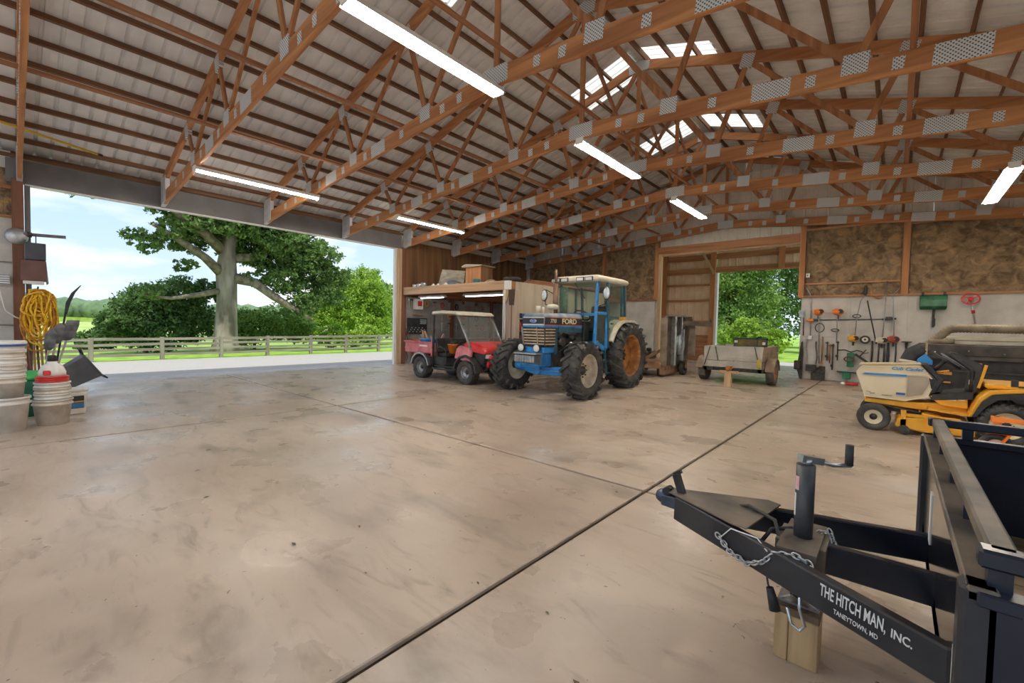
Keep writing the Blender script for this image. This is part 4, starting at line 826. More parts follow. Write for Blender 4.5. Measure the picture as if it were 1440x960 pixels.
# ============================================================ yellow and cream garden tractor (faces -X)
def mower():
    t = thing('garden_tractor', 'cream and yellow riding garden tractor with mower deck', 'garden tractor', (-.2, 8.85, 0))
    cr = mat('cream_hood_paint', (.74,.62,.40), (.82,.71,.50), .38, 0, 3)
    for s, a in ((-1,'-y'),(1,'y')):
        wheel(t, (0, s*.42, .195), .195, .18, .105, a, cr, M['dark'], 0, 0, 0, 0, .45, None, 0, .42)
        wheel(t, (1.32, s*.40, .275), .285, .28, .165, a, cr, M['dark'], 22, .018, .03, 0, .3, None, 5, .25)
    prof = [(-.24,.84),(-.17,.935),(.49,.985),(.66,.78),(.58,.53),(.34,.445),(-.12,.465)]
    hood = obj('hood', MB().loft([[(x, y, z if k in (0,3) else z-.03*(z > .9)) for x, z in prof] for k, y in ((0,-.26),(1,-.28),(2,.28),(3,.26))], True, False), cr, t, .02)
    obj('hood_top', MB().prism([(-.22,.93),(-.20,.955),(.50,1.005),(.50,.985)], -.22, .22), mat('tan_hood_top',(.55,.43,.27),(.64,.52,.34),.6,0,3), hood, .008)
    for s in (-1, 1):
        f = lambda a, b: sorted((s*a, s*b))
        obj('blue_stripe', MB().prism([(-.16,.800),(-.12,.835),(.345,.845),(.345,.805)], *f(.279,.287)), M['blueb'], hood)
        obj('side_recess', MB().prism([(.36,.82),(.56,.80),(.60,.75),(.52,.57),(.36,.52)], *f(.278,.284)), mat('smoky_side_panel',(.33,.28,.20),(.45,.38,.28),.5,0,4), hood)
        obj('side_frame', MB().prism([(-.17,.845),(.58,.858),(.62,.80),(.60,.795),(.56,.838),(-.15,.828)], *f(.279,.292)), cr, hood)
        obj('model_tag', MB().bx(.24,.34,*f(.279,.288),.535,.565), M['ford_blue'], hood)
        obj('side_slot', MB().bx(-.06,.0,*f(.279,.286),.52,.528).bx(.08,.2,*f(.279,.286),.505,.513).bar((-.10,s*.283,.55),(-.05,s*.283,.54),.004,.006), M['decal'], hood)
    text('lettering', 'Cub Cadet', .062, T(.34,-.283,.915) @ FACE_MY, mat('blue_script',(.06,.22,.50),None,.5), hood, .0015, .002, 1.25, .35)
    obj('cowl', MB().prism([(.50,.99),(.57,1.0),(.74,.80),(.65,.60),(.60,.58),(.67,.78)], -.29, .29), M['blackmat'], t, .01)
    obj('dash', MB().prism([(.55,.98),(.74,.80),(.72,.62),(.62,.60)], -.27, .27), M['blackmat'], t, .01)
    obj('control_levers', MB().cyl((.66,-.24,.9),(.78,-.27,.93),.012).cyl((.66,-.18,.88),(.79,-.2,.88),.012).bx(.72,.80,-.28,-.24,.76,.775).bx(.74,.82,-.12,-.04,.86,.90), M['lampamber'], t)
    obj('steering_wheel', MB().tube([Vector((.76,0,1.06))+roty(.65).to_3x3() @ Vector((.18*math.cos(2*PI*i/20),.18*math.sin(2*PI*i/20),0)) for i in range(20)], .015, 8, True).cyl((.76,0,1.06),(.62,0,.88),.025).bar(Vector((.76,0,1.06))+roty(.65).to_3x3() @ Vector((-.17,0,0)), Vector((.76,0,1.06))+roty(.65).to_3x3() @ Vector((.17,0,0)), .03, .012), M['blackmat'], t)
    obj('frame', MB().prism([(-.12,.44),(.50,.44),(.97,.50),(.98,.34),(.47,.34),(-.12,.38)], -.24, .24), M['yel'], t, .01)
    obj('foot_board', MB().prism([(.58,.40),(.98,.37),(.98,.345),(.58,.375)], -.46, .46), M['yel'], t); obj('lower_side_panel', MB().prism([(.60,.56),(.97,.62),(.98,.42),(.70,.44)], -.30, .30), M['yel'], t, .01)
    obj('tunnel', MB().prism([(.62,.58),(1.02,.66),(1.02,.56),(.62,.50)], -.31, .31), M['blackmat'], t)
    obj('side_decal', MB().bx(.73,.86,-.304,-.30,.52,.55).bx(.88,.95,-.304,-.30,.53,.545), M['white'], t)
    fe = obj('rear_fender', MB().prism([(.96,.34),(1.05,.60),(1.14,.71),(1.44,.76),(1.85,.74),(1.85,.70),(1.46,.71),(1.18,.66),(1.09,.56),(1.01,.35)], -.50, .50), M['yel'], t, .012)
    obj('fender_flare', MB().prism([(1.00,.36),(1.09,.56),(1.18,.655),(1.46,.705),(1.85,.69),(1.85,.62),(1.46,.64),(1.22,.60),(1.12,.50),(1.04,.36)], -.53, -.47), M['blackmat'], fe); obj('fender_flare', MB().prism([(1.00,.36),(1.09,.56),(1.18,.655),(1.46,.705),(1.85,.69),(1.85,.62),(1.46,.64),(1.22,.60),(1.12,.50),(1.04,.36)], .47, .53), M['blackmat'], fe)
    obj('rear_deck', MB().bx(1.12,1.8,-.42,.42,.73,.80), M['yel'], fe, .02); obj('latch', MB().bx(1.34,1.40,-.44,-.40,.78,.86).bx(1.40,1.5,-.43,-.40,.77,.79), M['dark'], fe)
    obj('seat_bracket', MB().bar((1.07,-.24,.72),(1.13,-.26,1.03),.03,.05,(0,1,0)), M['yel'], t); obj('seat_bracket', MB().bar((1.07,.24,.72),(1.13,.26,1.03),.03,.05,(0,1,0)), M['yel'], t)
    # seat tipped forward over the steering wheel
    st = obj('seat', MB().prism([(.76,1.14),(.79,1.185),(.86,1.175),(1.12,1.02),(1.12,.90),(1.08,.66),(1.02,.62),(.98,.65),(1.01,.92)], -.25, .25), M['seat'], t, .03)
    obj('seat_piping', MB().tube([(.78,-.255,1.165),(1.00,-.262,.965),(1.0,-.262,.66)], .02), M['blackmat'], st); obj('seat_tear', MB().bx(.975,1.02,-.268,-.25,.76,.82), M['tan'], st)
    obj('seat_linkage', MB().bar((.70,-.1,1.16),(.95,-.1,.98),.02,.02).bar((.72,.05,1.12),(.9,.05,.98),.02,.02), M['steel'], t)
    dk = obj('mower_deck', MB().prism([(.24,.10),(.27,.23),(.55,.26),(.98,.24),(1.04,.19),(1.04,.07),(.56,.06)], -.52, .52), M['yel'], t, .02)
    for y in (-.36,.0,.36): obj('spindle_cover', MB().cyl((.62,y,.24),(.62,y,.31),.10,n=14), M['yel'], dk)
    obj('deck_bracket', MB().bx(.30,.36,-.52,-.46,.1,.34).bx(.56,.6,-.53,-.50,.06,.3).bx(.30,.9,-.50,-.46,.26,.30), M['yel'], dk); obj('deck_roller', MB().cyl((.34,-.56,.07),(.34,-.50,.07),.065,n=14), M['dark'], dk)
    obj('front_axle', MB().bar((0,-.36,.22),(0,.36,.22),.06,.07).bx(-.06,.5,-.12,.12,.26,.40), M['dark'], t)
    obj('belt_rod', MB().cyl((.05,-.26,.36),(.7,-.28,.28),.012), M['dark'], t)
mower()
# orange caster wheel of a deck leaning between the mower and the black trailer
oc = thing('caster_assembly', 'orange caster fork with small cream wheel beside the garden tractor', 'caster', (.9, 7.45, 0))
wheel(oc, (.02,0,.15), .15, .10, .09, '-y', M['cream'], M['dark'], 0, 0, 0, 0, .5, None, 0, .4)
obj('fork', MB().bx(-.08,.14,-.09,.09,.31,.335).bar((.02,-.075,.15),(.12,-.075,.33),.02,.07,(0,1,0)).bar((.02,.075,.15),(.12,.075,.33),.02,.07,(0,1,0)).cyl((.02,0,.33),(.02,0,.50),.035), M['orange'], oc, .004)
obj('arm', MB().bar((.02,0,.47),(.75,.10,.43),.06,.05).bx(-.03,.07,-.05,.05,.44,.50), M['orange'], oc); obj('bolt', MB().cyl((-.04,-.03,.335),(-.04,-.03,.37),.016,n=6), M['galv'], oc)
obj('tail_foot', MB().bar((.72,.10,.43),(.72,.10,0),.05,.05,(1,0,0)), M['orange'], oc)
# ============================================================ leaf collector
def collector():
    t = thing('leaf_collector', 'dark leaf collector cart with cream lid and ribbed vacuum hose', 'leaf collector', (.3, 11.0, 0))
    dk = mat('weathered_dark_steel', (.045,.04,.036), (.13,.11,.095), .65, .2, 3, detail=10)
    obj('body', MB().prism([(.12,1.0),(.05,1.22),(.10,1.26),(3.2,1.24),(3.2,1.06),(.18,1.06)], -.02, 1.2), dk, t, .01)
    obj('side_wall', MB().bx(.12,3.2,.03,.06,.30,1.06).bx(.12,.16,.06,1.2,.3,1.06).bx(.12,3.2,1.14,1.2,.3,1.06), M['blackmat'], t)
    obj('trim_rail', MB().bx(.10,3.2,-.04,.02,1.0,1.06).bx(.5,3.2,-.01,.03,.78,.80), dk, t)
    obj('upright', MB().bx(1.48,1.54,-.03,.03,.3,1.06), M['greyz'], t); obj('undercarriage', MB().bx(.3,3.1,.2,1.0,.22,.34), M['dark'], t)
    for i in range(6): obj('rivet', MB().ball((.25+i*.42,-.03,1.12+.03*(i%2)), .014, 6), M['chrome'], t)
    for y, a in ((-.02,'-y'),(1.22,'y')): wheel(t, (1.9,y,.24), .24, .16, .12, a, M['white'], M['dark'], 0, 0, 0, 0, .3)
    obj('support_leg', MB().bx(.35,.41,.5,.56,0,.3), M['dark'], t)
    ld = obj('lid', MB().prism([(.34,1.26),(.40,1.385),(.46,1.40),(3.2,1.42),(3.2,1.26)], .25, 1.1), mat('cream_lid',(.62,.55,.38),(.74,.68,.52),.6,0,3,detail=9), t, .01)
    obj('lid_seam', MB().bx(.5,3.2,.243,.25,1.33,1.338), M['dark'], ld)
    def hose(pts, r, nm):
        P = []; 
        for (a, b) in zip(pts, pts[1:]):
            a = Vector(a); b = Vector(b); n = max(2, int((b-a).length/.022)); P += [a+(b-a)*i/n for i in range(n)]
        P.append(Vector(pts[-1])); R = [r*(1.0 if i%2 else .82) for i in range(len(P))]
        hm = mat('ribbed_hose', (.18,.13,.08), (.33,.26,.17), .6, 0, 6) if 'hose' not in M else M['hose']; M['hose'] = hm
        return obj(nm, MB().tube(P, R, 14), hm, t)
    hose([(.14,.3,1.20),(.22,.3,1.28),(.38,.3,1.48),(.43,.3,1.525),(.50,.3,1.545),(.6,.3,1.55),(2.2,.3,1.54),(3.2,.3,1.53)], .082, 'vacuum_hose'); hose([(.16,.22,1.29),(.5,.22,1.305)], .06, 'hose_stub')
    el = obj('black_elbow', MB().tube([(.20,.15,1.10),(.08,.12,1.12),(-.03,.1,1.05),(-.08,.08,.92),(-.09,.07,.75),(-.09,.07,.5)], [.16,.16,.155,.15,.15,.15], 16), M['blackmat'], t)
    obj('cream_clamp', MB().cyl((-.075,.08,.94),(-.085,.078,.88),.158,n=20), M['cream'], el)
    obj('elbow_strap', MB().bx(.12,.15,-.03,.0,1.0,1.27), M['tan'], t)
    obj('blue_flap', MB().prism([(.0,.90),(.02,.98),(.12,1.08),(.22,.96),(.22,.88)], -.10, -.085), M['blueb'], t)
collector()
# ============================================================ black trailer in the foreground
def blacktrailer():
    t = thing('black_trailer', 'black steel utility trailer with lettered tongue propped on a timber block', 'trailer', (0, 2.29, 0))
    sc = mat('scuffed_black_paint', (.014,.016,.022), (.034,.036,.042), .33, 0, 5, detail=10, lo=.4, hi=.7, c3=(.16,.14,.12), c3pos=.82)
    dusty = mat('dusty_black_rail', (.05,.045,.04), (.20,.16,.12), .55, 0, 4, detail=9)
    navy = mat('navy_black_paint', (.007,.010,.020), (.018,.023,.038), .28, 0, 3, detail=8)
    tip = Vector((-.835,.05,.50)); ht = .125
    def beam(p, q, nm, m=sc):
        b = obj(nm, MB().bar(p, q, .045, ht), m, t, .006); return b
    P1 = Vector((.17,-.49,.445)); P2 = Vector((.17,.47,.445))
    nb = beam(tip+Vector((0,-.03,-.02)), P1, 'near_tongue_beam'); beam(tip+Vector((0,.03,-.02)), P2, 'far_tongue_beam', navy); beam(Vector((-.22,0,.455)), Vector((.17,.03,.445)), 'centre_beam', navy)
    obj('gusset_plate', MB().prism([(-.90,.03),(-.90,.08),(-.46,.27),(-.40,.245),(-.46,-.17),(-.52,-.16)], .545, .552, 2), dusty, t)
    obj('jack_bracket', MB().bx(-.34,-.20,-.20,.16,.50,.53).bx(-.36,-.18,-.10,.10,.40,.52), dusty, t)
    cp = obj('coupler', MB().bar(tip+Vector((-.08,0,.0)), tip+Vector((.10,-.02,.0)), .085, .06).ball(tip+Vector((-.08,0,.01)), .05, 12, (1,.9,.8)), mat('blue_grey_coupler',(.03,.045,.07),(.07,.09,.13),.35,.4,8), t, .006)
    obj('latch', MB().bar(tip+Vector((.02,0,.03)), tip+Vector((-.02,.0,.145)), .03, .035, (1,0,0)).bar(tip+Vector((-.03,0,.14)), tip+Vector((.005,0,.165)), .022, .02).cyl(tip+Vector((-.06,-.03,.045)), tip+Vector((-.06,.03,.045)), .022), M['black'], cp)
    # lettering on the outer face of the near beam
    d = (P1-(tip+Vector((0,-.03,-.02)))).normalized(); up = Vector((0,0,1)); nrm = d.cross(up).normalized(); up2 = nrm.cross(d)
    F = Matrix((d, up2, nrm)).transposed().to_4x4(); base = tip+Vector((0,-.03,-.02)); L = (P1-base).length
    def on(f, v): p = base+d*(L*f)+nrm*.0235+up2*v; return T(*p) @ F
    def fit(nm, s, f0, f1, v, capw, off):
        o = text(nm, s, capw, on((f0+f1)/2, v), M['wtext'], nb, .0004, off)
        xs = [(F.inverted().to_3x3() @ q.co).x for q in o.data.vertices]; w = max(xs)-min(xs); k = L*(f1-f0)/w
        c = on((f0+f1)/2, v); o.data.transform(c @ Matrix.Diagonal((k,1,1,1)) @ c.inverted())
    fit('lettering', 'THE HITCH MAN,', .670, .855, .020, .062, .0009); fit('lettering', 'INC.', .868, .918, .012, .040, .0008); fit('lettering', 'TANEYTOWN, MD', .715, .838, -.030, .024, .0002)
    # jack
    jx, jy = -.27, -.02
    jk = obj('jack_tube', MB().cyl((jx,jy,.49),(jx,jy,.845),.036,n=20), mat('grey_jack_tube',(.055,.06,.065),(.10,.105,.11),.45,.3,8), t)
    a0 = -2.35
    def lab(z0, z1, a1, a2, m):
        vs = []; n = 5
        for i in range(n): a = a1+(a2-a1)*i/(n-1); vs += [(jx+.0365*math.cos(a), jy+.0365*math.sin(a), z0), (jx+.0365*math.cos(a), jy+.0365*math.sin(a), z1)]
        obj('sticker', MB().add(vs, [(2*i,2*i+2,2*i+3,2*i+1) for i in range(n-1)]), m, jk)
    lab(.62,.72,-2.9,-2.45,M['wtext']); lab(.735,.795,-2.75,-2.1,mat('pink_sticker',(.75,.62,.62),(.8,.35,.35),.5,0,30))
    obj('jack_inner', MB().cyl((jx,jy,.26),(jx,jy,.49),.028,n=16), M['dark'], t)
    obj('jack_foot', MB().bx(jx-.075,jx+.075,jy-.045,jy+.045,.235,.243).bar((jx-.075,jy,.243),(jx-.03,jy,.275),.09,.008).bar((jx+.075,jy,.243),(jx+.03,jy,.275),.09,.008), M['chrome'], t)
    ck = obj('crank', MB().cyl((jx,jy,.845),(jx,jy,.87),.022).bar((jx-.02,jy-.02,.875),(jx+.05,jy+.045,.86),.035,.03).tube([(jx+.03,jy+.025,.865),(jx+.09,jy+.075,.845),(jx+.145,jy+.125,.845)], .010), M['chrome'], t)
    obj('crank_grip', MB().cyl((jx+.14,jy+.12,.845),(jx+.14,jy+.12,.935),.016,n=12), M['blackmat'], ck)
    # wiring, chains, hook and plug
    obj('wiring_cable', MB().tube([tip+Vector((.25,.06,.03)), tip+Vector((.33,.03,.065)), tip+Vector((.45,-.03,.05)), Vector((jx-.07,jy-.08,.50)), Vector((jx,jy-.055,.49)), Vector((jx+.055,jy-.02,.49)), Vector((jx+.04,jy+.05,.5)), Vector((jx-.05,jy+.055,.53)), Vector((jx-.12,jy,.52)), Vector((jx-.15,jy-.06,.47))], .009), M['blackmat'], t)
    def chain(pts, nm):
        P = []; 
        for a, b in zip(pts, pts[1:]):
            a = Vector(a); b = Vector(b); n = max(1, round((b-a).length/.021)); P += [(a+(b-a)*(i/n), (b-a).normalized()) for i in range(n)]
        mb = MB()
        for i, (p, dr) in enumerate(P):
            s = dr.orthogonal().normalized()
            if i%2: s = dr.cross(s)
            mb.tube([p+dr*(.017*math.cos(q))+s*(.010*math.sin(q)) for q in [2*PI*k/10 for k in range(10)]], .0035, 6, True)
        obj(nm, mb, M['galv'], t)
    def bp(f, v, o=.035): return base+d*(L*f)+nrm*o+up2*v
    chain([bp(.27,.0), bp(.33,-.04), bp(.41,-.045), bp(.47,.0), bp(.505,.055,.012), bp(.56,.07,-.02), bp(.60,.06,-.03), bp(.63,.03,-.035)], 'safety_chain')
    chain([(jx+.05,jy+.09,.53),(jx+.09,jy+.07,.55),(jx+.115,jy+.04,.50),(jx+.12,jy+.03,.47)], 'safety_chain')
    obj('tie_wire', MB().tube([bp(.28,.0,.03), bp(.32,.06,.025), bp(.42,.068,.0), bp(.48,.05,.026)], .003), M['white'], t)
    pl_ = bp(.47,-.07,.0); obj('plug', MB().tube([pl_, pl_+Vector((.005,0,-.03)), pl_+Vector((.012,0,-.045))], .004).cyl(pl_+Vector((.012,0,-.04)), pl_+Vector((.035,-.005,-.125)), .014, .022), M['blackmat'], t)
    hk = bp(.60,-.06,.01); obj('hook', MB().tube([hk, hk+Vector((.0,0,-.05)), hk+Vector((.02,0,-.11)), hk+Vector((.005,0,-.135)), hk+Vector((-.025,0,-.12)), hk+Vector((-.04,0,-.06))], .006), M['chrome'], t)
    # box
    Y0, Y1, X1 = -.96, .98, 3.3
    obj('front_plate', MB().bx(.150,.165,Y0+.03,Y1,.34,.875), mat('glossy_black_plate',(.010,.010,.012),(.022,.021,.022),.13,0,3,detail=8,spec=.9), t); obj('front_lip', MB().bx(.135,.185,Y0,Y1,.86,.89), dusty, t, .004)
    obj('front_sill', MB().bx(.15,.22,Y0,Y1,.34,.42), navy, t)
    obj('front_rail', MB().bx(.165,.212,Y0+.02,Y1,.935,.975), dusty, t, .006)
    for y in (Y0+.05, Y0+.5, -.05, .45, .86): obj('rail_post', MB().bx(.168,.205,y-.02,y+.02,.885,.937), navy, t)
    for yy, nm in ((Y0,'near'),(Y1,'far')):
        s = 1 if yy > 0 else -1
        obj('side_plate', MB().bx(.17,X1,*sorted((yy,yy-s*.012)),.34,.87), navy, t); obj('side_lip', MB().bx(.15,X1,*sorted((yy+s*.01,yy-s*.045)),.855,.885), navy, t, .004)
        obj('side_rail', MB().bx(.15,X1,*sorted((yy,yy-s*.05)),.935,.975), navy, t, .006)
        for x in (.30,1.1,1.9,2.7,3.25): obj('rail_post', MB().bx(x-.02,x+.02,*sorted((yy-s*.005,yy-s*.045)),.885,.937), navy, t)
        obj('corner_post', MB().bx(.125,.19,*sorted((yy-s*.07,yy+s*.0)),.33,.89), sc, t, .01)
        wheel(t, (1.75,yy+s*.17,.33), .33, .21, .19, 'y' if s > 0 else '-y', M['white'], M['dark'], 0, 0, 0, 22, .3)
    obj('reflector', MB().prism([(Y0+.075,.84),(Y0+.15,.85),(Y0+.09,.74)], .1475, .1505, 0), mat('red_reflector',(.55,.05,.05),None,.3), t); obj('reflector', MB().bx(.1465,.150,.35,.42,.50,.72), M['white'], t); obj('reflector', MB().bx(.1465,.150,-.72,-.65,.38,.60), M['white'], t)
    obj('tail_gate', MB().bx(X1-.03,X1,Y0,Y1,.34,.88), navy, t); obj('axle', MB().cyl((1.75,Y0-.1,.33),(1.75,Y1+.1,.33),.03), M['dark'], t); obj('cross_member', MB().bx(.2,X1,-.5,-.44,.34,.40).bx(.2,X1,.44,.5,.34,.40), M['black'], t)
    n = 9; w = (Y1-Y0-.04)/n
    for i in range(n): obj('floor_board', MB().bx(.19,X1-.04,Y0+.02+i*w+.004,Y0+.02+(i+1)*w-.004,.40,.435), M['deckwood'], t)
blacktrailer()
bk = thing('timber_block', 'short squared timber block standing under the trailer jack foot', 'block', (-.27,2.25,0))
obj('upright_piece', MB().bx(-.080,-.028,-.065,.065,0,.205), M['block'], bk, .004); obj('upright_piece', MB().bx(-.026,.080,-.065,.065,0,.203), M['block'], bk, .004); obj('top_pad', MB().bx(-.082,.082,-.068,.068,.205,.235), mat('dark_pad_wood',(.10,.06,.035),(.19,.12,.07),.8,0,9,(1,.1,1)), bk, .004)
# ============================================================ storage loft in the far left corner
def loft():
    t = thing('storage_loft', 'timber storage loft deck on a boxed post in the workshop corner', 'loft', (-10.5, 9.02, 0))
    obj('front_beam', MB().bx(-2.42,2.45,-.04,.04,2.41,2.665), M['lightx'], t, .006); obj('beam_cap', MB().bx(2.33,2.50,-.06,.05,2.42,2.66), M['white'], t)
    for i in range(9): obj('joist', MB().bx(-2.35+i*.58,-2.31+i*.58,.04,6.75,2.40,2.56), M['wy'], t)
    for i in range(11): obj('deck_board', MB().bx(-2.42,2.40,.05+i*.61,.05+i*.61+.60,2.56,2.59), M['greyx'], t)
    obj('post', MB().bx(2.34,2.66,-.02,.24,0,2.41), mat('pale_post',(.40,.30,.22),(.56,.45,.35),.7,0,5,(1,1,.1)), t, .006)
    obj('conduit', MB().cyl((2.36,-.05,.2),(2.36,-.05,2.4),.022).cyl((2.30,-.05,.2),(2.30,-.05,2.4),.014), M['white'], t)
    obj('post_corbel', MB().prism([(2.30,2.41),(2.50,2.41),(2.44,2.12),(2.34,2.0),(2.31,2.12)], -.06, -.02), M['lightz'], t)
    for i in range(4): obj('side_panel', MB().bx(2.44,2.47,.26+i*1.24,.26+i*1.24+1.225,1.78,2.66), mat('tan_side_panel',(.46,.37,.27),(.58,.48,.37),.7,0,4,(1,1,.15)) if i == 0 else t.children[-1].data.materials[0], t)
    obj('side_beam', MB().bx(2.40,2.46,.05,6.75,2.40,2.66), M['wy'], t)
loft()
def U(name, label, cat, mb, m, group=None, bevel=0, loc=None):
    return tag(obj(name, mb, m, None, bevel, loc), label, cat, group)
ZD = 2.592
cb = thing('wooden_cabinet', 'brown plank cabinet with overhanging top standing on the loft', 'cabinet', (-10.0,9.75,ZD))
for i in range(4): obj('plank', MB().bx(-.34+i*.17,-.34+i*.17+.165,-.24,-.215,0,.64), M['wz'], cb, .004)
obj('cabinet_body', MB().bx(-.34,.34,-.215,.28,0,.64), M['osb'], cb); obj('cabinet_top', MB().prism([(-.46,.64),(.42,.64),(.44,.67),(-.30,.74),(-.48,.68)], -.30, .32), M['greyx'], cb)
U('leaning_board', 'large grey plywood board leaning on the loft wall', 'board', MB().add([(-11.75,9.5,ZD),(-10.9,9.9,ZD),(-10.9,10.0,ZD+.62),(-11.6,9.6,ZD+.68),(-11.75,9.53,ZD),(-10.9,9.93,ZD),(-10.9,10.03,ZD+.62),(-11.6,9.63,ZD+.68)], [(0,1,2,3),(7,6,5,4),(0,4,5,1),(1,5,6,2),(2,6,7,3),(3,7,4,0)]), M['greyx'])
sb_ = thing('slatted_pallet', 'pale slatted pallet panel lying beside the plywood board', 'pallet', (-10.8,10.15,ZD))
for i in range(5): obj('slat', MB().bar((-.3,.0,.08+i*.10),(.5,.1,.05+i*.095),.02,.08), M['greyx'], sb_)
obj('stile', MB().bar((-.28,.03,0),(-.28,.03,.54),.03,.06,(0,1,0)), M['greyz'], sb_); obj('stile', MB().bar((.45,.12,0),(.45,.12,.5),.03,.06,(0,1,0)), M['greyz'], sb_)
U('folded_tarp', 'crumpled dusty blue tarpaulin heaped on the loft', 'tarp', MB().ball((-10.98,9.52,ZD+.15), .22, 12, (1.2,.8,.6)).ball((-10.76,9.52,ZD+.12), .18, 10, (1.2,.9,.6)), mat('faded_blue_tarp',(.10,.12,.15),(.22,.25,.30),.85,0,6,bump=.6))
for i, (x, s, nm, lb, cl) in enumerate(((-12.55,.11,'paint_can','grey can at the end of the loft beam by the red post',M['galv']),(-12.35,.12,'paint_can','grey can second along the loft beam from the red post',M['galv']),(-12.12,.14,'paint_can','larger grey can on the loft beam, third from the red post',M['steel']),(-11.55,.09,'small_bottle','white bottle standing under the plywood board',M['white']),(-11.35,.09,'small_bottle','white bottle at the edge of the plywood board',M['white']),(-11.0,.10,'small_bottle','white bottle in front of the slatted pallet',M['white']),(-10.35,.07,'rag_bundle','orange bundle beside the folded tarpaulin',M['lightx']),(-9.55,.13,'glass_jar','teal jar in front of the plank cabinet',mat('teal_jar',(.02,.14,.17),(.05,.22,.25),.3,0,5)))):
    U(nm, lb, {'paint_can':'can','small_bottle':'bottle','rag_bundle':'bundle','glass_jar':'jar'}[nm], MB().lathe([(s*.8,0),(s*.85,s*1.1),(s*.6,s*1.4),(s*.35,s*1.5),(s*.3,s*1.75),(.001,s*1.8)] if nm == 'small_bottle' else [(s*.85,0),(s*.88,s*1.5),(s*.8,s*1.6),(.001,s*1.62)], 14), cl, 'small things along the loft edge', 0, (x, 9.2+.03*(i%3), ZD))
for i, (x, y, r) in enumerate(((-9.3,9.6,.17),(-8.95,9.8,.15),(-8.65,9.6,.12))):
    U('feed_sack', ['lumpy tan sack beside the plank cabinet','tan sack between the two other loft sacks','small tan sack at the loft post end'][i], 'sack', MB().ball((x,y,ZD+r*.66), r, 12, (1.3,1,.65)), mat('tan_sack',(.26,.19,.12),(.42,.33,.22),.9,0,5,bump=.5), 'sacks on the loft')
U('inner_tube', 'black rubber ring lying on the loft corner above the post', 'ring', MB().tube([(-8.2+.20*math.cos(a),9.32+.20*math.sin(a),2.728) for a in [2*PI*i/20 for i in range(20)]], .06, 10, True), M['rubber'])
for i in range(3): U('plank', ['long orange plank on the loft edge, lowest of three','long orange plank, middle of three on the loft edge','long orange plank topmost of three on the loft edge'][i], 'plank', MB().bar((-8.35+.05*i,9.95+.1*i,2.69+.042*i),(-7.6-.15*i,13.0,2.69+.042*i),.16,.038), M['wy'], 'planks on the loft')
M['dimtube'] = M['tube'].copy(); M['dimtube'].name = 'loft_tube'; M['dimtube'].node_tree.nodes['Principled BSDF'].inputs['Emission Strength'].default_value = LAMP/(areaW*PI)*.12  # weaker glow added to brighten the workshop under the loft
def under_lamp(label, x, y, L):
    t = thing('loft_lamp', label, 'lamp', (x,y,2.40)); obj('housing', MB().prism([(-.07,-.0),(.07,-.0),(.12,-.07),(-.12,-.07)], -L/2, L/2, 0), M['tubewhite'], t)
    obj('tube', MB().cyl((-L/2+.05,0,-.08),(L/2-.05,0,-.08),.019), M['dimtube'], t)
under_lamp('short tube lamp under the loft by the red post', -12.0, 9.5, 1.3); under_lamp('longer tube lamp under the loft next to the boxed post', -9.5, 9.5, 1.7)
br_ = thing('push_broom', 'broom standing bristles up against the boxed loft post', 'broom', (-7.86,8.93,0))
obj('handle', MB().cyl((.06,-.06,0),(0,0,2.0),.015), M['redpost'], br_); obj('bristles', MB().prism([(-.065,1.98),(.065,1.98),(.10,2.40),(-.10,2.40)], -.03, .03), mat('dark_bristles',(.05,.03,.022),(.12,.075,.055),.95,0,20,(6,1,.3)), br_)
sh = thing('parts_shelf', 'steel shelf unit of small parts under the loft side panel', 'shelf', (-8.28,10.1,0))
for y in (-.7,.7):
    for x in (-.2,.16): obj('upright', MB().bx(x-.02,x+.02,y-.02,y+.02,0,1.78), M['galv'], sh)
for k in range(5): obj('shelf_board', MB().bx(-.22,.19,-.72,.72,.18+k*.36,.205+k*.36), M['galv'], sh)
shc = [M['red'],M['white'],M['blueb'],M['dark'],M['galv'],M['yel']]; nmc = ['red','white','blue','dark','grey','yellow']; lv = ['second','third','fourth','top']
for k in range(4):
    for j in range(4):
        c = (k*3+j*2+k*j)%6; y = -.5+j*.32; s = .07+.02*((k+j)%3)
        U('parts_tin', '%s parts tin, number %s along the %s shelf under the loft' % (nmc[c], ['one','two','three','four'][j], lv[k]), 'tin', MB().lathe([(s,0),(s,s*2),(s*.9,s*2.1),(s*.4,s*2.15),(.001,s*2.2)], 12), shc[c], 'tins on the parts shelf', 0, (-8.2, 10.1+y, .207+(k+1)*.36))
# ---------- workshop wall under the loft
XW = -12.995
wb = thing('workbench', 'cluttered brown workbench along the workshop wall', 'workbench', (-12.6,11.2,0))
obj('bench_top', MB().bx(-.36,.36,-1.9,2.6,.84,.90), M['wy'], wb, .006); obj('bench_shelf', MB().bx(-.34,.3,-1.85,2.55,.25,.28), M['wy'], wb)
for y in (-1.8,.3,2.5):
    for x in (-.3,.3): obj('leg', MB().bx(x-.045,x+.045,y-.045,y+.045,0,.84), M['redpost'], wb)
tc_ = thing('tool_chest', 'black tool board with white lettering on the workshop wall', 'tool board', (XW,9.62,0))
obj('board', MB().bx(0,.05,-.42,.42,1.05,1.62), M['blackmat'], tc_)
for i in range(14): obj('socket_clip', MB().bx(.05,.065,-.36+.05*i,-.335+.05*i,1.12+.07*(i%3),1.15+.07*(i%3)), M['chrome'], tc_)
for i in range(4): obj('wrench_row', MB().bx(.05,.06,.10,.38,1.42+i*.045,1.436+i*.045), M['chrome'], tc_)
fx = thing('first_aid_box', 'white wall box with red square above the tool board', 'box', (XW,9.62,1.95)); obj('box', MB().bx(0,.12,-.18,.18,-.02,.36), M['white'], fx, .006); obj('red_square', MB().bx(.12,.124,-.06,.13,.10,.28), M['red'], fx)
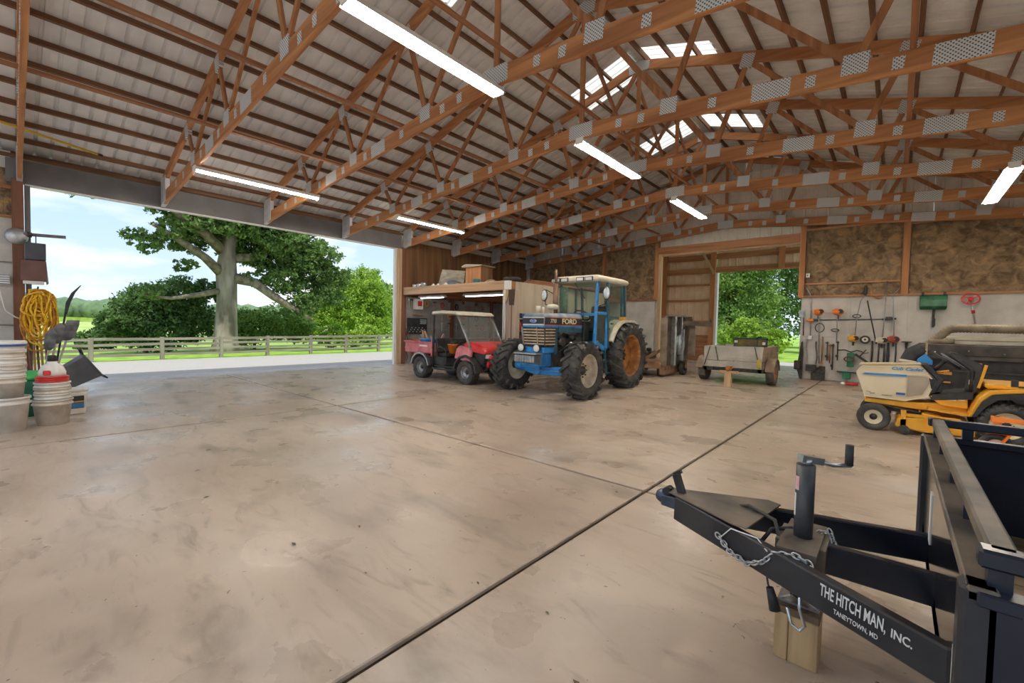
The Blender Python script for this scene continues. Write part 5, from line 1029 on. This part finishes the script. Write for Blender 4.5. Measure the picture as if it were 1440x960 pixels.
U('pale_shelf', 'small pale shelf below the white wall box', 'shelf', MB().bx(XW,XW+.12,9.42,9.85,1.74,1.77), M['lightx'])
kinds = []
def handtool(kind, y, z, i, label):
    t = thing(kind, label, 'tool', (XW+.012, y, z), 0, 'hand tools on the workshop wall')
    if kind == 'wrench': obj('shank', MB().bx(0,.012,-.012,.012,-.14,.14), M['chrome'], t); obj('jaw', MB().prism([(-.03,.14),(-.03,.20),(-.012,.20),(-.012,.165),(.012,.165),(.012,.20),(.03,.20),(.03,.14)], 0, .012, 0), M['chrome'], t)
    elif kind == 'hand_saw': obj('blade', MB().prism([(-.03,-.28),(.02,-.28),(.06,.1),(-.06,.1)], 0, .004, 0), M['steel'], t); obj('handle', MB().prism([(-.06,.1),(.06,.1),(.05,.22),(-.05,.22)], -.008, .018, 0), M['redpost'], t, .006)
    elif kind == 'hammer': obj('handle', MB().cyl((.015,0,-.18),(.015,0,.12),.014), M['lightz'], t); obj('head', MB().bx(0,.035,-.07,.07,.11,.15), M['dark'], t, .006)
    elif kind == 'pliers': obj('grips', MB().tube([(.01,-.04,-.14),(.01,-.035,-.05),(.01,0,.02)], .01).tube([(.01,.04,-.14),(.01,.035,-.05),(.01,0,.02)], .01), M['red'], t); obj('jaws', MB().prism([(-.02,.01),(.02,.01),(.006,.1),(-.006,.1)], 0, .02, 0), M['steel'], t)
    else: obj('coil', MB().tube([(.02,.09*math.cos(a),.11*math.sin(a)) for a in [2*PI*k/16 for k in range(16)]], .012, 6, True).tube([(.03,.07*math.cos(a),.09*math.sin(a)) for a in [2*PI*k/16 for k in range(16)]], .012, 6, True), [M['blackmat'],M['red'],M['yel']][i%3], t)
adj = ['first','second','third','fourth','fifth','sixth']; rows = ['upper','middle','lower']
ki = ['wrench','hand_saw','hammer','pliers','cord_coil']; tn = {'wrench':'chrome wrench','hand_saw':'steel hand saw','hammer':'wood-handled hammer','pliers':'red-handled pliers','cord_coil':'coiled cord'}; cnt = {}
for r_ in range(3):
    for c_ in range(12):
        if r_ > 0 and c_ < 3: continue
        k = ki[(c_*2+r_*3+(c_//3))%5]; key = (k, r_); cnt[key] = cnt.get(key, 0)+1
        handtool(k, 9.32+c_*.36 if not (r_ == 0 and c_ < 3) else 9.26+c_*.10+(.55 if c_ == 2 else 0), 2.1-r_*.42+.03*((c_*7)%3), c_, '%s on the workshop wall, %s in the %s row from the red post' % (tn[k], adj[min(5,cnt[key]-1)], rows[r_]))
hc = thing('extension_cord', 'dark extension cord hanging beside the pale door jamb', 'cord', (XL+.08,9.06,0)); obj('loop', MB().tube([(.03,.05*math.sin(i*.9)+.04,.1+.09*i) for i in range(14)], .013), M['blackmat'], hc); obj('loop', MB().tube([(.05,.04+.10*math.cos(a),.85+.38*math.sin(a)) for a in [2*PI*k/18 for k in range(18)]], .013, 6, True), M['redpost'], hc)
# ============================================================ left-hand cluster by the jamb
def bucket_mesh(R1, R0, h): return MB().lathe([(R0,0),(R1*.97,h*.78),(R1*1.05,h*.79),(R1*1.05,h*.84),(R1*.985,h*.85),(R1*.995,h*.93),(R1*1.06,h*.94),(R1*1.06,h),(R1*.96,h),(R0*.93,.02)], 28)
def bucket(x, y, z, R1, R0, h, label, group, m, wire=True, name='bucket'):
    t = thing(name, label, 'bucket', (x,y,z), rnd.uniform(0,6), group); obj('bucket_wall', bucket_mesh(R1,R0,h), m, t)
    if wire: obj('wire_handle', MB().tube([((R1*1.07)*math.cos(a),(R1*1.07)*math.sin(a),h*.86-.10*math.sin(a)) for a in [PI*k/12 for k in range(13)]], .004, 6), M['galv'], t)
    return t
M['pail'] = mat('white_pail_plastic', (.62,.58,.52), (.76,.73,.68), .5, 0, 6, detail=9); M['pail2'] = mat('grimy_pail_plastic', (.50,.43,.34), (.70,.65,.57), .55, 0, 7, detail=9)
ordn = ['lowest','second','third','fourth','fifth','sixth','seventh']
sx, sy = -8.12, -.06
bucket(sx, sy, 0, .20, .165, .42, 'large white tub at the bottom of the taller bucket stack', 'buckets in the taller stack', M['pail'], False, 'round_tub')
for i in range(6): bucket(sx, sy, .30+i*.078, .165, .135, .37, '%s nested white bucket above the tub in the taller stack' % ordn[i], 'buckets in the taller stack', M['pail' if i%2 else 'pail2'], i in (0,3))
ld_ = thing('round_cover', 'white lid with blue rim on top of the taller bucket stack', 'lid', (sx,sy,1.063)); obj('lid_disc', MB().lathe([(.178,0),(.183,.004),(.183,.03),(.165,.042),(.001,.044)], 28), M['white'], ld_); obj('blue_band', MB().lathe([(.184,-.022),(.184,.0),(.176,.0),(.176,-.022)], 28, None, True), M['ford_blue'], ld_)
sx, sy = -8.30, .34
for i in range(4): bucket(sx, sy, i*.075, .185 if i == 0 else .165, .15 if i == 0 else .14, .33, '%s white bucket of the short stack with red lids' % ordn[i], 'buckets in the short stack', M['pail2' if i%2 == 0 else 'pail'], i in (1,3))
for i in range(3): U('red_lid', 'red plastic lid, %s of three on the short bucket stack' % ordn[i], 'lid', MB().lathe([(.150,0),(.157,.004),(.157,.020),(.150,.024),(.001,.024)], 28), M['red'], 'red lids', 0, (sx,sy,.557+i*.0255))
jg = thing('spray_jug', 'white domed sprayer jug with black cap on the red lids', 'jug', (sx,sy,.634)); obj('jug_body', MB().lathe([(.13,0),(.13,.05),(.10,.13),(.05,.165),(.05,.19),(.001,.19)], 24), M['white'], jg); obj('cap', MB().lathe([(.045,.19),(.045,.26),(.03,.27),(.001,.27)], 16), M['blackmat'], jg); obj('red_knob', MB().bx(.10,.17,-.09,-.02,.02,.08), M['red'], jg, .01)
bxw = thing('pail_box', 'square white plastic pail with blue label beside the short stack', 'pail', (-8.98,.55,0), .25)
obj('pail_body', MB().loft([[(-w,-w,z),(w,-w,z),(w,w,z),(-w,w,z)] for w, z in ((.125,0),(.14,.33))], True, False), M['pail'], bxw, .015); obj('pail_lid', MB().bx(-.15,.15,-.15,.15,.33,.37), M['pail'], bxw, .01)
lb = obj('paper_label', MB().add([(.1325,-.09,.09),(.1325,.10,.09),(.1385,.10,.27),(.1385,-.09,.27)], [(0,1,2,3)]), M['decal'], bxw); obj('label_band', MB().add([(.134,-.09,.10),(.134,.10,.10),(.1365,.10,.17),(.1365,-.09,.17)], [(0,1,2,3)]), M['bluep'], lb); obj('label_stripe', MB().add([(.138,-.09,.18),(.138,.10,.18),(.1385,.10,.195),(.1385,-.09,.195)], [(0,1,2,3)]), M['yel'], lb)
gb = thing('green_bin', 'dark green bin with bright green lid behind the bucket stacks', 'bin', (-9.25,.13,0)); obj('bin_body', MB().lathe([(.19,0),(.23,.50),(.23,.52),(.001,.52)], 22), mat('dark_green_plastic',(.01,.10,.06),(.02,.17,.10),.5,0,4), gb); obj('bin_lid', MB().lathe([(.25,.52),(.25,.55),(.20,.62),(.001,.63)], 22), mat('bright_green_plastic',(.02,.30,.06),(.05,.42,.10),.5,0,4), gb)
gt = thing('grey_tub', 'dark grey plastic tub tipped on its side by the side-opening jamb', 'tub', (-11.5,.36,0)); gm = mat('dark_grey_plastic',(.06,.062,.065),(.10,.10,.105),.5,0,4)
Rm = T(0,.06,.14) @ rotx(-1.0)
obj('tub_shell', MB(Rm).loft([[(-w,-h,z),(w,-h,z),(w,h,z),(-w,h,z)] for w, h, z in ((.24,.16,.0),(.32,.22,.66),(.35,.25,.665),(.35,.25,.69),(.31,.21,.69),(.23,.15,.03))], True, False), gm, gt, .01)
obj('rim_handle', MB(Rm).tube([(-.2,-.25,.68),(-.22,-.33,.70),(.22,-.33,.70),(.2,-.25,.68)], .014), M['blackmat'], gt); obj('rim_handle', MB(Rm).tube([(-.2,.25,.68),(-.22,.31,.71),(.22,.31,.71),(.2,.25,.68)], .014), M['blackmat'], gt)
for i, (y0, z1, yy, w) in enumerate(((.46,1.34,.80,.13),(.40,1.28,.62,.11),(.36,1.16,.50,.10))):
    s_ = thing('shovel', ['grey square-mouth shovel leaning blade up by the tub','grey pointed shovel leaning blade up, middle of three','grey narrow spade leaning blade up closest to the rope'][i], 'shovel', (-12.25+.06*i, y0, 0), 0, 'shovels by the side-opening jamb')
    d_ = yy-y0; k = (z1-.40)/z1
    obj('handle', MB().cyl((0,0,0),(0,d_*k,z1*k),.017), M['greyz'], s_)
    obj('blade', MB().loft([[(-.02+b,d_*q-w*.5*ww,z1*q-.1*0),(-.02+b,d_*q+w*.5*ww,z1*q),(.0+b,d_*q+w*.5*ww,z1*q),(.0+b,d_*q-w*.5*ww,z1*q)] for q, ww, b in ((k,.7,0),(k+.05,1.5,.03),(.93,1.6,.05),(1.0,1.35 if i == 0 else .4,.04))], True, False), mat('grey_shovel_steel',(.10,.10,.105),(.24,.235,.23),.5,.4,6), s_)
sc_ = thing('pruning_saw', 'black curved pole saw sticking up behind the shovels', 'saw', (-12.35,.50,0)); obj('pole', MB().cyl((0,0,0),(.02,.20,1.50),.016), M['blackmat'], sc_)
obj('blade', MB().loft([[(.0,y-w,z),(.0,y+w,z),(.012,y+w,z),(.012,y-w,z)] for y, z, w in ((.20,1.45,.02),(.235,1.68,.034),(.31,1.88,.028),(.42,2.04,.008))], True, False), M['black'], sc_)
rp = thing('rope_coil', 'tangled coil of yellow rope hanging on the side-opening jamb', 'rope', (-12.62,.34,1.9)); ym = mat('yellow_rope',(.78,.40,.012),(.92,.60,.04),.7,0,20,bump=.5); om = mat('orange_rope',(.45,.17,.02),(.66,.30,.04),.8,0,20,bump=.5)
for i in range(34):
    a0 = rnd.uniform(-.2,.2); w = rnd.uniform(.04,.22); h = rnd.uniform(.14,.46) if i < 30 else rnd.uniform(.5,.58); dx = rnd.uniform(0,.16); dy = rnd.uniform(-.05,.05); top = rnd.uniform(-.08,.03)
    obj('rope_loop', MB().tube([(dx+.03*math.sin(3*q+i), dy+w*math.sin(q)+a0*.3*math.cos(q)+.02*math.sin(5*q+i), top-h+h*math.cos(q)) for q in [2*PI*k/26 for k in range(26)]], .016, 6, True), om if i%6 == 2 else ym, rp)
obj('hook', MB().tube([(-.2,0,.05),(.05,0,.03),(.12,0,.07)], .012), M['dark'], rp)
for i in range(7):
    y = .10+i*.055; U('wooden_pole', 'brown wooden pole leaning under the rope, %s from the panel edge' % ordn[i], 'pole', MB().cyl((-12.55+.03*(i%3),y+.03,0),(-12.93+.02*(i%2),y-.01*(i%3),1.25+.09*((i*5)%4)),.019), M['wz' if i%2 else 'redpost'], 'poles under the rope')
bb = thing('black_case', 'black metal case hanging on the side-opening jamb below the pipe', 'case', (-12.82,.33,2.5)); obj('case_body', MB().bx(-.10,.14,-.15,.13,0,.33), mat('blue_black_case',(.04,.045,.06),(.07,.075,.095),.5,0,4), bb, .01); obj('hanger', MB().tube([(0,.0,.33),(.0,.0,.50)], .008), M['dark'], bb)
bn = thing('brown_box', 'brown box with white base on the side-opening jamb under the black case', 'box', (-12.82,.30,2.03)); obj('box_body', MB().bx(-.10,.16,-.18,.16,.06,.46), mat('maroon_brown_paint',(.13,.06,.05),(.19,.09,.075),.6,0,4), bn, .008); obj('white_base', MB().bx(-.08,.14,-.15,.13,0,.06), M['white'], bn); obj('side_flap', MB().prism([(.16,.44),(.19,.02),(.17,.0),(.16,.06)], -.10, .16, 0), M['header'], bn)
pp_ = thing('wall_pipe', 'grey pipe bracket sticking out over the side opening', 'pipe', (-12.9,.2,3.0)); obj('pipe', MB().cyl((.0,-.05,.0),(.02,.55,.03),.032), M['header'], pp_); obj('collar', MB().lathe([(.05,0),(.05,.06),(.001,.06)], 14, T(0,.02,0) @ AX['y']), M['dark'], pp_)
U('round_reflector', 'round pale dish mounted on the jamb beside the pipe bracket', 'dish', MB().lathe([(.16,0),(.15,.04),(.08,.07),(.001,.08)], 20, T(-12.93,.08,2.95) @ AX['x']), M['galv'])
jb = thing('junction_box', 'grey perforated box with white cable on the near panel', 'junction box', (-12.96,-.10,2.0)); obj('box', MB().bx(0,.10,-.12,.08,0,.19), M['plate'], jb); obj('cable', MB().tube([(.03,-.06,0),(.04,-.04,-.2),(.04,.02,-.5),(.04,.14,-.62),(.03,.22,-.66)], .012), M['white'], jb)
# ============================================================ tools on the insulated gable wall
YW = YF-.012
def wt(name, label, cat, x, z, group='tools on the gable wall'): return thing(name, label, cat, (x, YW, z), 0, group)
def P3(pts, o, d=.03): return [(x-o[0], -d, z-o[1]) for x, z in pts]
def trimmer(label, head, mh, shaft, loop, name='string_trimmer'):
    o = (shaft[0][0], shaft[0][1]); t = wt(name, label, 'trimmer', *o)
    obj('shaft', MB().tube(P3(shaft, o, .10), .014), M['steel'], t)
    h = obj('engine_head', MB().ball((head[0]-o[0],-.10,head[1]-o[1]), .11, 14, (1.25,.8,.9)).bx(head[0]-o[0]-.13,head[0]-o[0]-.03,-.15,-.05,head[1]-o[1]-.05,head[1]-o[1]+.06), mh, t, .0)
    obj('starter_cover', MB().cyl((head[0]-o[0]+.06,-.18,head[1]-o[1]+.01),(head[0]-o[0]+.06,-.05,head[1]-o[1]+.01),.065), M['blackmat'], h); obj('throttle', MB().bar((head[0]-o[0],-.06,head[1]-o[1]-.06),(head[0]-o[0],-.06,head[1]-o[1]-.2),.045,.05,(1,0,0)), M['blackmat'], t)
    if loop: obj('loop_handle', MB().tube([(loop[0]-o[0]+loop[2]*math.cos(a),-.07-.04*math.sin(a),loop[1]-o[1]+loop[3]*math.sin(a)) for a in [2*PI*k/16 for k in range(16)]], .012, 6, True), M['blackmat'], t)
    return t
trimmer('orange-headed string trimmer hanging motor up beside the doorway', (-1.74,2.03), M['orange'], [(-1.73,1.98),(-1.72,1.6),(-1.67,.5)], (-1.70,1.56,.11,.13))
trimmer('orange-headed short trimmer hanging motor up, second from the doorway', (-1.28,2.03), M['orange'], [(-1.29,1.98),(-1.29,1.7),(-1.28,1.17)], (-1.33,1.50,.09,.04))
trimmer('yellow-motored trimmer hanging motor down with bent shaft', (-.90,1.27), M['yel'], [(-.87,1.3),(-.84,1.9),(-.78,2.33),(-.66,2.52),(-.62,2.68)], (-.85,1.91,.09,.04))
trimmer('cream-handled trimmer with dark upright pole and red-white motor', (-.28,1.24), M['cream'], [(-.27,1.25),(-.25,1.83),(-.23,2.86)], None)
trimmer('red-motored trimmer with white bent shaft against the post', (-.04,1.28), mat('red_brown_motor',(.38,.07,.03),(.55,.12,.06),.5,0,5), [(-.03,1.3),(-.05,1.75),(-.11,2.48),(.04,2.66)], None)
for x, z in ((-.27,1.55),(-.04,1.58)): pass
t = wt('tool_bar', 'long thin black rod laid level across the hooks', 'rod', -2.0, 1.79); obj('rod', MB().cyl((-.02,-.02,0),(1.95,-.02,.04),.011), M['dark'], t)
t = wt('blower_nozzle', 'orange oval tool head at the doorway end of the level rod', 'tool', -1.95, 1.78); obj('head', MB().ball((0,-.06,0), .09, 14, (1.2,.5,.55)), M['orange'], t); obj('grip', MB().bx(.09,.22,-.09,-.03,-.03,.04), M['blackmat'], t)
t = wt('bent_conduit', 'bent white electrical conduit ending in a white outlet box', 'conduit', -1.93, 1.25); obj('pipe', MB().tube([(-.17,-.02,1.57),(-.05,-.02,1.32),(-.02,-.02,1.1),(0,-.02,.05)], .012), M['galv'], t); obj('outlet_box', MB().bx(-.05,.05,-.06,0,-.04,.07), M['white'], t, .006)
t = wt('wall_switch', 'small white switch box on the post above the conduit', 'switch', -2.05, 3.12); obj('plate', MB().bx(-.05,.05,-.14,-.09,-.06,.06), M['white'], t, .006); obj('toggle', MB().bx(-.01,.01,-.15,-.14,-.02,.02), M['dark'], t)
t = wt('flat_hoe', 'grey flat-bladed hoe hanging at the panel edge by the doorway', 'hoe', -2.12, 1.32); obj('handle', MB().cyl((.01,-.02,0),(0,-.02,.72),.012), M['dark'], t); obj('blade', MB().bx(-.12,.03,-.03,-.02,.55,.76), M['steel'], t)
t = wt('black_pole', 'long black tapered pole with dark head slanting on the wall', 'pole', -.39, 1.14); obj('pole', MB().cyl((0,-.13,0),(-.24,-.13,1.2),.016), M['blackmat'], t); obj('pole_head', MB().ball((-.29,-.14,1.48), .07, 12, (.7,.6,2.2)), M['blackmat'], t)
t = wt('sickle', 'brown curved sickle hooked at the top of the panel', 'sickle', -.55, 2.45); obj('hook_blade', MB().tube([(-.05,-.03,.08),(.05,-.03,.0),(.15,-.03,-.05),(.24,-.03,-.03)], [.012,.02,.022,.012]), M['rust'], t)
t = wt('hedge_shears', 'black shears clamped across the two upright trimmers', 'shears', -.2, 1.84); obj('blade', MB().bar((-.1,-.09,-.02),(.2,-.09,0),.02,.05).bx(-.02,.12,-.11,-.07,-.01,.05), M['dark'], t)
t = wt('spare_caster', 'small black-tyred wheel with cream hub hung on the panel', 'caster', -.64, 1.25); wheel(t, (0,-.05,0), .11, .06, .07, '-y', M['cream'], M['dark'], 0, 0, 0, 0, .5, None, 0, .35)
def hang(name, label, cat, x, z0, z1, w, m, kind=0):
    t = wt(name, label, cat, x, z0)
    if kind == 0: obj('bar', MB().tube([(0,-.03,0),(.005,-.03,(z1-z0)*.5),(0,-.03,z1-z0)], [w*.7,w,w*.6]), m, t); obj('end', MB().bx(-w*1.6,w*1.6,-.05,-.01,-.02,.05), m, t)
    elif kind == 1:      # chain
        mb = MB(); n = int((z1-z0)/.035)
        for i in range(n): mb.tube([(.02*math.cos(a)*(1 if i%2 else .4)+.02*math.sin(i*.3),-.03+.012*math.sin(a)*(0 if i%2 else 1),i*.035+.024*math.sin(a)) for a in [2*PI*k/8 for k in range(8)]], .007, 5, True)
        obj('links', mb, m, t)
    else: obj('jaw', MB().bx(-.045,.03,-.06,-.02,(z1-z0)*.9,(z1-z0)*.97), m, t); obj('bar', MB().cyl((0,-.03,0),(0,-.03,z1-z0),w), m, t); obj('slide', MB().bx(-.045,.02,-.06,-.02,.1,.16), m, t)
    return t
hang('chain', 'rusty chain hanging below the first orange trimmer', 'chain', -1.76, .50, 1.19, .02, M['dark'], 1)
hang('tow_chain', 'grey chain hanging beside the conduit box', 'chain', -2.0, .45, 1.25, .02, M['steel'], 1)
hang('bar_clamp', 'dark bar clamp hanging lowest under the second trimmer', 'clamp', -1.36, .33, 1.10, .016, M['dark'], 2); hang('bar_clamp', 'short bar clamp nearest the chains', 'clamp', -1.50, .60, 1.16, .014, M['dark'], 2); hang('bar_clamp', 'middle bar clamp with brown jaw in the clamp group', 'clamp', -1.43, .52, 1.08, .014, M['rust'], 2); hang('bar_clamp', 'slanting bar clamp nearest the green machine', 'clamp', -1.25, .62, 1.18, .015, M['dark'], 2)
hang('pry_bar', 'dark pry bar beside the small wheel', 'bar', -.48, .56, 1.22, .025, M['dark']); hang('pipe_wrench', 'dark pipe wrench hanging beside the cream-handled trimmer', 'wrench', -.34, .62, 1.20, .02, M['dark']); hang('tire_iron', 'black tyre iron under the cream-handled trimmer', 'iron', -.22, .58, 1.14, .024, M['dark']); hang('long_chisel', 'heavy black chisel bar hanging between the two upright trimmers', 'chisel', -.14, .48, 1.18, .036, M['blackmat']); hang('digging_bar', 'thin dark bar under the red-motored trimmer', 'bar', .02, .60, 1.18, .018, M['dark']); hang('level_rod', 'rusty flat bar hung beside the long chain', 'bar', -1.62, .50, 1.3, .018, M['rust'])
t = wt('drill_press_handle', 'black knobbed pedestal wheel hanging at the collector hose', 'handle', .23, 1.0); obj('stem', MB().cyl((0,-.04,0),(0,-.04,.2),.018,.03), M['blackmat'], t); obj('wheel', MB().tube([(.10*math.cos(a),-.06+.05*math.sin(a),.22) for a in [2*PI*k/14 for k in range(14)]], .012, 6, True).bar((-.1,-.06,.22),(.1,-.06,.22),.02,.02), M['blackmat'], t)
t = wt('chainsaw_bar', 'dark rough-toothed saw leaning at the doorway corner', 'saw', -2.18, 0); obj('blade', MB().prism([(-.06,.30),(.03,1.12),(.07,1.15),(.10,.80),(.09,.0),(.03,0)], -.06, -.04), M['dark'], t); obj('body', MB().bx(-.12,.05,-.16,-.03,.28,.56), M['dark'], t, .02)
t = wt('vise_plate', 'rusty flat iron with bolted jaw standing on the floor by the wall', 'vise', -1.76, 0); obj('plate', MB().prism([(-.10,0),(.24,0),(.24,.42),(.10,.44),(.02,.36),(-.04,.24),(-.10,.20)], -.10, -.07), M['dark'], t, .006); obj('jaw', MB().bx(-.24,.02,-.16,-.06,.26,.46).cyl((.02,-.12,.36),(.12,-.12,.40),.03), M['dark'], t, .01)
t = wt('bicycle_pump_frame', 'green enamelled machine frame hanging low behind the garden tractor', 'machine', -.94, .30); gm_ = mat('green_enamel',(.01,.16,.07),(.03,.25,.11),.4,0,5)
obj('housing', MB().bx(-.08,.08,-.16,-.04,.16,.56), gm_, t, .01); obj('arms', MB().tube([(-.32,-.08,.62),(-.14,-.09,.64),(0,-.09,.58),(.14,-.09,.64),(.26,-.08,.60)], .016).tube([(-.30,-.08,.0),(.2,-.08,.0)], .014), M['dark'], t); obj('hand_wheel', MB().tube([(-.03+.11*math.cos(a),-.17,.38+.07*math.sin(a)) for a in [2*PI*k/16 for k in range(16)]], .014, 6, True), mat('dark_red_wheel',(.2,.02,.02),None,.5), t); obj('lower_housing', MB().bx(-.16,.02,-.16,-.04,-.20,.0), gm_, t, .01); obj('tray', MB().bx(-.3,.22,-.18,-.02,.02,.04), M['steel'], t)
t = wt('black_lever_arm', 'black sloping lever arm behind the green machine', 'lever', -.70, .55); obj('arm', MB().bar((-.14,-.10,.28),(.22,-.10,.0),.04,.06), M['blackmat'], t); obj('bracket', MB().bar((-.05,-.12,.2),(.10,-.12,.42),.02,.03).bar((.0,-.12,.3),(.16,-.12,.34),.02,.02), M['dark'], t)
t = thing('spray_can', 'red and white bottle lying on the floor by the green machine', 'bottle', (-1.0,14.9,.05)); obj('bottle', MB().cyl((.02,0,0),(.30,.04,0),.04), M['red'], t); obj('cap', MB().ball((-.03,0,0), .05, 10, (1.2,1,1)), M['white'], t)
t = wt('green_hopper', 'green spreader hopper on a black post hung on the panel', 'hopper', .70, 2.27); obj('hopper', MB().loft([[(-.26*k,-.05-d_,.18-.37*q),(.26*k,-.05-d_,.18-.37*q),(.26*k,-.02,.18-.37*q),(-.26*k,-.02,.18-.37*q)] for k, d_, q in ((1.0,.08,0),(1.0,.14,.3),(.99,.16,.8),(.96,.10,1.0))], True, False), mat('mottled_green_enamel',(.008,.07,.03),(.03,.17,.07),.4,0,4,detail=8), t, .01)
obj('post', MB().bx(-.005,.045,-.10,-.05,-.65,-.18).bx(.03,.06,-.13,-.06,-.62,-.42), M['blackmat'], t); obj('hook', MB().bx(-.23,-.18,-.15,-.09,.17,.26).bx(.18,.23,-.15,-.09,.17,.26), M['dark'], t); obj('bolt', MB().cyl((-.0,-.20,.06),(-.0,-.14,.06),.018), M['dark'], t)
t = wt('steering_wheel_column', 'red steering wheel on a chrome column hung upright', 'steering wheel', 1.37, 2.34); rm = M['red']
obj('rim', MB().tube([(.16*math.cos(a),-.14+.03*math.sin(a),.13*math.sin(a)) for a in [2*PI*k/24 for k in range(24)]], .016, 8, True), rm, t)
for a in (.5,2.6,4.3): obj('spoke', MB().bar((0,-.14,0),(.155*math.cos(a),-.14,.125*math.sin(a)),.012,.03), rm, t)
obj('hub', MB().lathe([(.05,0),(.055,.03),(.03,.06),(.001,.06)], 16, T(0,-.12,0) @ AX['-y']), rm, t); obj('column', MB().cyl((0,-.10,0),(.11,-.06,-.62),.017), M['chrome'], t); obj('collar', MB().cyl((.055,-.08,-.28),(.068,-.075,-.36),.034), rm, t)
# yellow pole resting across the near trusses, and floor litter
yp = thing('yellow_pole', 'yellow fibreglass pole with black tip laid over the truss end', 'pole', (-11.9,-.2,4.6)); obj('pole', MB().cyl((.35,-1.6,.34),(0,1.35,.0),.022), mat('yellow_fibreglass',(.72,.47,.02),None,.4), yp); obj('tip', MB().cyl((0,1.35,0),(-.005,1.42,-.008),.024), M['blackmat'], yp)
lt = MB(); rr = random.Random(11)
for i in range(150):
    x = rr.uniform(-11,2.5); y = rr.uniform(.8,14); s = rr.uniform(.006,.028); a = rr.uniform(0,6.28)
    lt.add([(x+s*math.cos(a),y+s*math.sin(a),.003),(x-.4*s*math.sin(a),y+.4*s*math.cos(a),.008),(x-s*math.cos(a),y-s*math.sin(a),.003),(x+.4*s*math.sin(a),y-.4*s*math.cos(a),.006)], [(0,1,2,3)])
tag(obj('leaf_litter', lt, mat('dry_leaf',(.07,.045,.025),(.20,.15,.07),.9,0,3)), 'scattered dry leaf bits on the concrete floor', 'litter', None, 'stuff')
